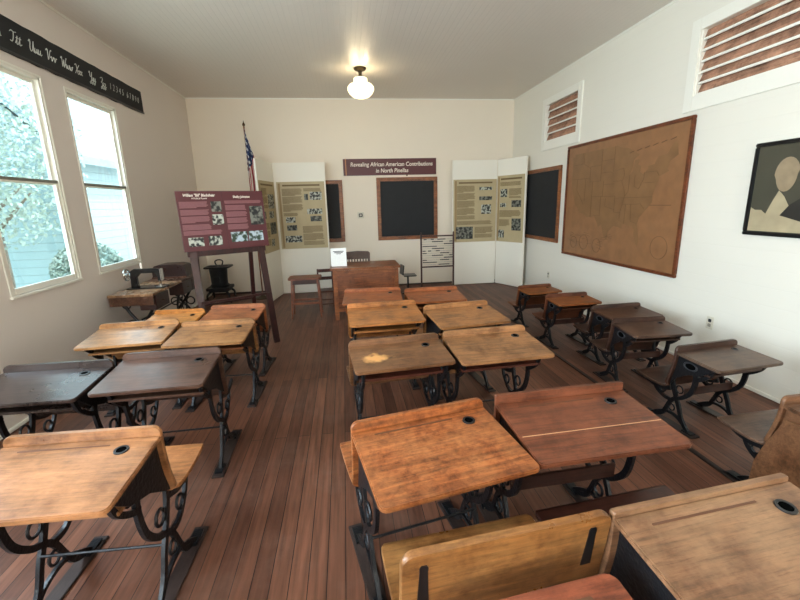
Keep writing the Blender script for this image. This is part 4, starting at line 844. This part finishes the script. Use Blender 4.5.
def sewing():
    m = wd('sewing_table_wood', (104, 70, 52), seed=60, grain='Y', worn=.4, rough=.25); dkm = wd('sewing_drawer_wood', (62, 36, 32), seed=61, grain='Y', worn=.2, rough=.3)
    t = thing('treadle_sewing_table', 'dark wooden treadle sewing table under the far window', 'table', (-2.22, 5.2, 0))
    b = bmesh.new(); box(b, -.22, .22, -.78, .0, .735, .76, .004); finish('tabletop', b, wd('sewing_top_wood', (176, 140, 104), seed=62, grain='Y', worn=.5, rough=.25), t, False)
    b = bmesh.new(); box(b, -.22, .22, .003, .66, .735, .76, .004); finish('table_leaf', b, m, t, False)
    b = bmesh.new(); box(b, -.215, .215, -.77, -.75, .64, .735, .003); finish('front_apron', b, m, t, False)
    for k, (a, c) in enumerate(((-.74, -.42), (.0, .30), (.31, .62))):
        b = bmesh.new(); box(b, .06, .225, a, c, .58, .732, .004); d = finish('drawer', b, dkm, t, False)
        b = bmesh.new(); tube(b, [(.225, (a+c)/2-.03, .66), (.24, (a+c)/2, .655), (.225, (a+c)/2+.03, .66)], .005, 6); finish('drawer_pull', b, M['brass'], d)
    for y in (-.62, .52):
        b = bmesh.new()
        for s in (-1, 1):
            tube(b, [(s*.19, y, .735), (s*.12, y, .56), (s*.03, y, .42), (-s*.1, y, .25), (-s*.17, y, .08), (-s*.21, y, .016)], .016, 8, 4)
            ring(b, (s*.10, y, .40), .05, .009, 'y', 14); ring(b, (s*.13, y, .62), .04, .008, 'y', 14)
        tube(b, [(-.2, y, .13), (0, y, .18), (.2, y, .13)], .012, 8, 3); tube(b, [(-.2, y, .72), (.2, y, .72)], .012, 8)
        finish('iron_leg', b, M['iron'], t)
    b = bmesh.new(); box(b, -.13, .13, -.35, .2, .14, .155, .003)
    finish('treadle', b, M['iron'], t, False)
    b = bmesh.new(); tube(b, [(0, -.62, .18), (0, .52, .18)], .012, 8); tube(b, [(0, -.62, .45), (0, .52, .45)], .01, 8); finish('brace', b, M['iron'], t)
    b = bmesh.new(); ring(b, (.05, .35, .38), .15, .012, 'x', 24); 
    for k in range(5): a = k*2*PI/5; tube(b, [(.05, .35, .38), (.05, .35+.15*math.cos(a), .38+.15*math.sin(a))], .007, 6)
    finish('drive_wheel', b, M['iron'], t)
    # the machine head on the table
    t = thing('sewing_machine', 'old black sewing machine with bright hand wheel on the treadle table', 'sewing machine', (-2.20, 4.80, .7605), PI/2)
    k = M['iron_gloss']
    b = bmesh.new(); box(b, -.09, .09, -.19, .19, 0, .015, .004); finish('bed', b, k, t, False)
    b = bmesh.new(); prism(b, [(-.17, .015), (-.09, .015), (-.10, .06), (-.10, .12), (-.06, .165), (.09, .165), (.115, .12), (.115, .075), (.15, .075), (.155, .15), (.14, .205), (.11, .215), (-.12, .215), (-.16, .19), (-.165, .1)], 'x', -.025, .025, .008, Matrix.Rotation(PI, 4, 'Z') @ Matrix.Translation((0, 0, 0))); finish('arm', b, k, t)
    b = bmesh.new(); tube(b, [(0, -.135, .19), (0, -.135, .03)], .006, 8); tube(b, [(0, -.13, .075), (0, -.13, .018)], .012, 8); finish('needle_bar', b, M['nickel'], t)
    b = bmesh.new(); box(b, -.03, .03, -.164, -.148, .08, .21, .004); finish('face_plate', b, M['nickel'], t, False)
    b = bmesh.new(); ring(b, (0, .205, .15), .06, .011, 'y', 24)
    for q in range(6): a = q*PI/3; tube(b, [(0, .205, .15), (.06*math.cos(a), .205, .15+.06*math.sin(a))], .005, 6)
    tube(b, [(0, .16, .15), (0, .215, .15)], .018, 10); finish('hand_wheel', b, M['nickel'], t)
    b = bmesh.new(); box(b, -.05, .05, -.185, -.10, .0155, .018); finish('slide_plate', b, M['nickel'], t, False)
    b = bmesh.new(); tube(b, [(0, .04, .21), (0, .04, .28)], .004, 6); lathe(b, [(0, .222), (.014, .222), (.012, .25), (.014, .275), (0, .275)], 12, Matrix.Translation((0, .04, 0))); finish('thread_spool', b, M['cream_text'], t)
    # bentwood cover standing on the table leaf
    t = thing('machine_cover', 'dark bentwood sewing machine cover on the rear leaf of the treadle table', 'cover', (-2.215, 5.53, .7605), 0)
    b = bmesh.new(); prism(b, [(-.2, 0), (.2, 0), (.2, .11), (.17, .155), (.1, .17), (-.1, .17), (-.17, .155), (-.2, .11)], 'y', -.12, .14, .006); finish('hood', b, dkm, t)
    b = bmesh.new(); box(b, -.207, .207, -.127, .147, 0, .02, .003); finish('rim', b, m, t, False)
M['iron_gloss'] = plain('glossy_black_japanning', (22, 22, 24), .15)
sewing()

# ------------------------------------------------------------------ outside the windows
def outside():
    b = bmesh.new(); box(b, -40, XL-.17, -20, 40, -.7, -.6); o = struct('ground', b, plain('bright_dry_ground', (206, 200, 180), .9, vary=.1, bscale=3))
    t = thing('neighbouring_house', 'pale clapboard house with porch posts outside the windows', 'building', (-5.4, 14.2, -.6))
    sid = boards('blue_grey_clapboard', (112, 136, 140), 'Z', .16, 1, .6, .55)
    b = bmesh.new(); box(b, -4, 0, -5, 6, 0, 3.3); prism(b, [(-4.0, 3.3), (0, 3.3), (-2.0, 5.4)], 'y', -5, 6); finish('wall', b, sid, t, False)
    b = bmesh.new(); prism(b, [(-4.5, 3.1), (-2.0, 5.55), (.5, 3.1), (.5, 3.25), (-2, 5.75), (-4.5, 3.25)], 'y', -5.4, 6.4); finish('roof', b, plain('grey_metal_roof', (90, 110, 116), .5), t, False)
    for y in (-1.2, 2.3, 4.8):
        b = bmesh.new(); box(b, .0, .06, y-.5, y+.5, 1.0, 2.5); f = finish('window', b, M['trim'], t, False)
        b = bmesh.new(); box(b, .05, .08, y-.42, y+.42, 1.08, 2.42); finish('pane', b, plain('outside_window_dark', (56, 76, 84), .1), f, False)
    rnd = random.Random(11)
    leafm = plain('sunlit_leaves', (124, 142, 134), .5, vary=.5, bscale=5); bark = plain('grey_bark', (90, 84, 74), .9, vary=.3, bscale=10, bump=.5)
    for i, (x, y, h, r, lab) in enumerate(((-5.6, 7.4, 4.6, 1.45, 'leafy tree seen through the near window'), (-8.6, 6.6, 4.4, 1.3, 'slender leafy tree farther out than the near one'), (-4.95, 8.6, 1.6, .6, 'bushy shrub outside the far window'))):
        t = thing('tree', lab, 'tree', (x, y, -.6), 0, 'trees outside the windows')
        b = bmesh.new(); tube(b, [(0, 0, 0), (.05, .04, h*.4), (-.05, .1, h*.75)], [.13, .04], 8, 3)
        for k in range(6): a = k*1.1; z = h*(.4+.06*k); tube(b, [(0, .03, z), (math.cos(a)*r*.5, math.sin(a)*r*.5, z+h*.15)], [.04, .012], 6)
        finish('trunk', b, bark, t)
        b = bmesh.new()
        for k in range(6500):
            while True:
                p = Vector((rnd.uniform(-1, 1), rnd.uniform(-1, 1), rnd.uniform(-1, 1)))
                if .25 < p.length < 1: break
            c = Vector((p.x*r, p.y*r, h*.68+p.z*h*.34)); s = rnd.uniform(.028, .055)
            u = Vector((rnd.gauss(0, 1), rnd.gauss(0, 1), rnd.gauss(0, 1))).normalized(); v = u.orthogonal().normalized()*s*.5; u = u*s
            b.faces.new([b.verts.new(c-u), b.verts.new(c+v), b.verts.new(c+u), b.verts.new(c-v)])
        o = finish('foliage', b, leafm, t, False); o['kind'] = 'stuff'
    t = thing('picket_fence', 'white picket fence outside the windows', 'fence', (-4.0, 9, -.6))
    for k in range(30):
        y = -5.5+k*.38; b = bmesh.new(); prism(b, [(y-.05, 0), (y+.05, 0), (y+.05, .95), (y, 1.05), (y-.05, .95)], 'x', -.012, .012); finish('picket', b, M['trim'], t, False)
    b = bmesh.new(); box(b, .013, .05, -5.6, 5.7, .3, .38); box(b, .013, .05, -5.6, 5.7, .72, .8); finish('rail', b, M['trim'], t, False)
outside()
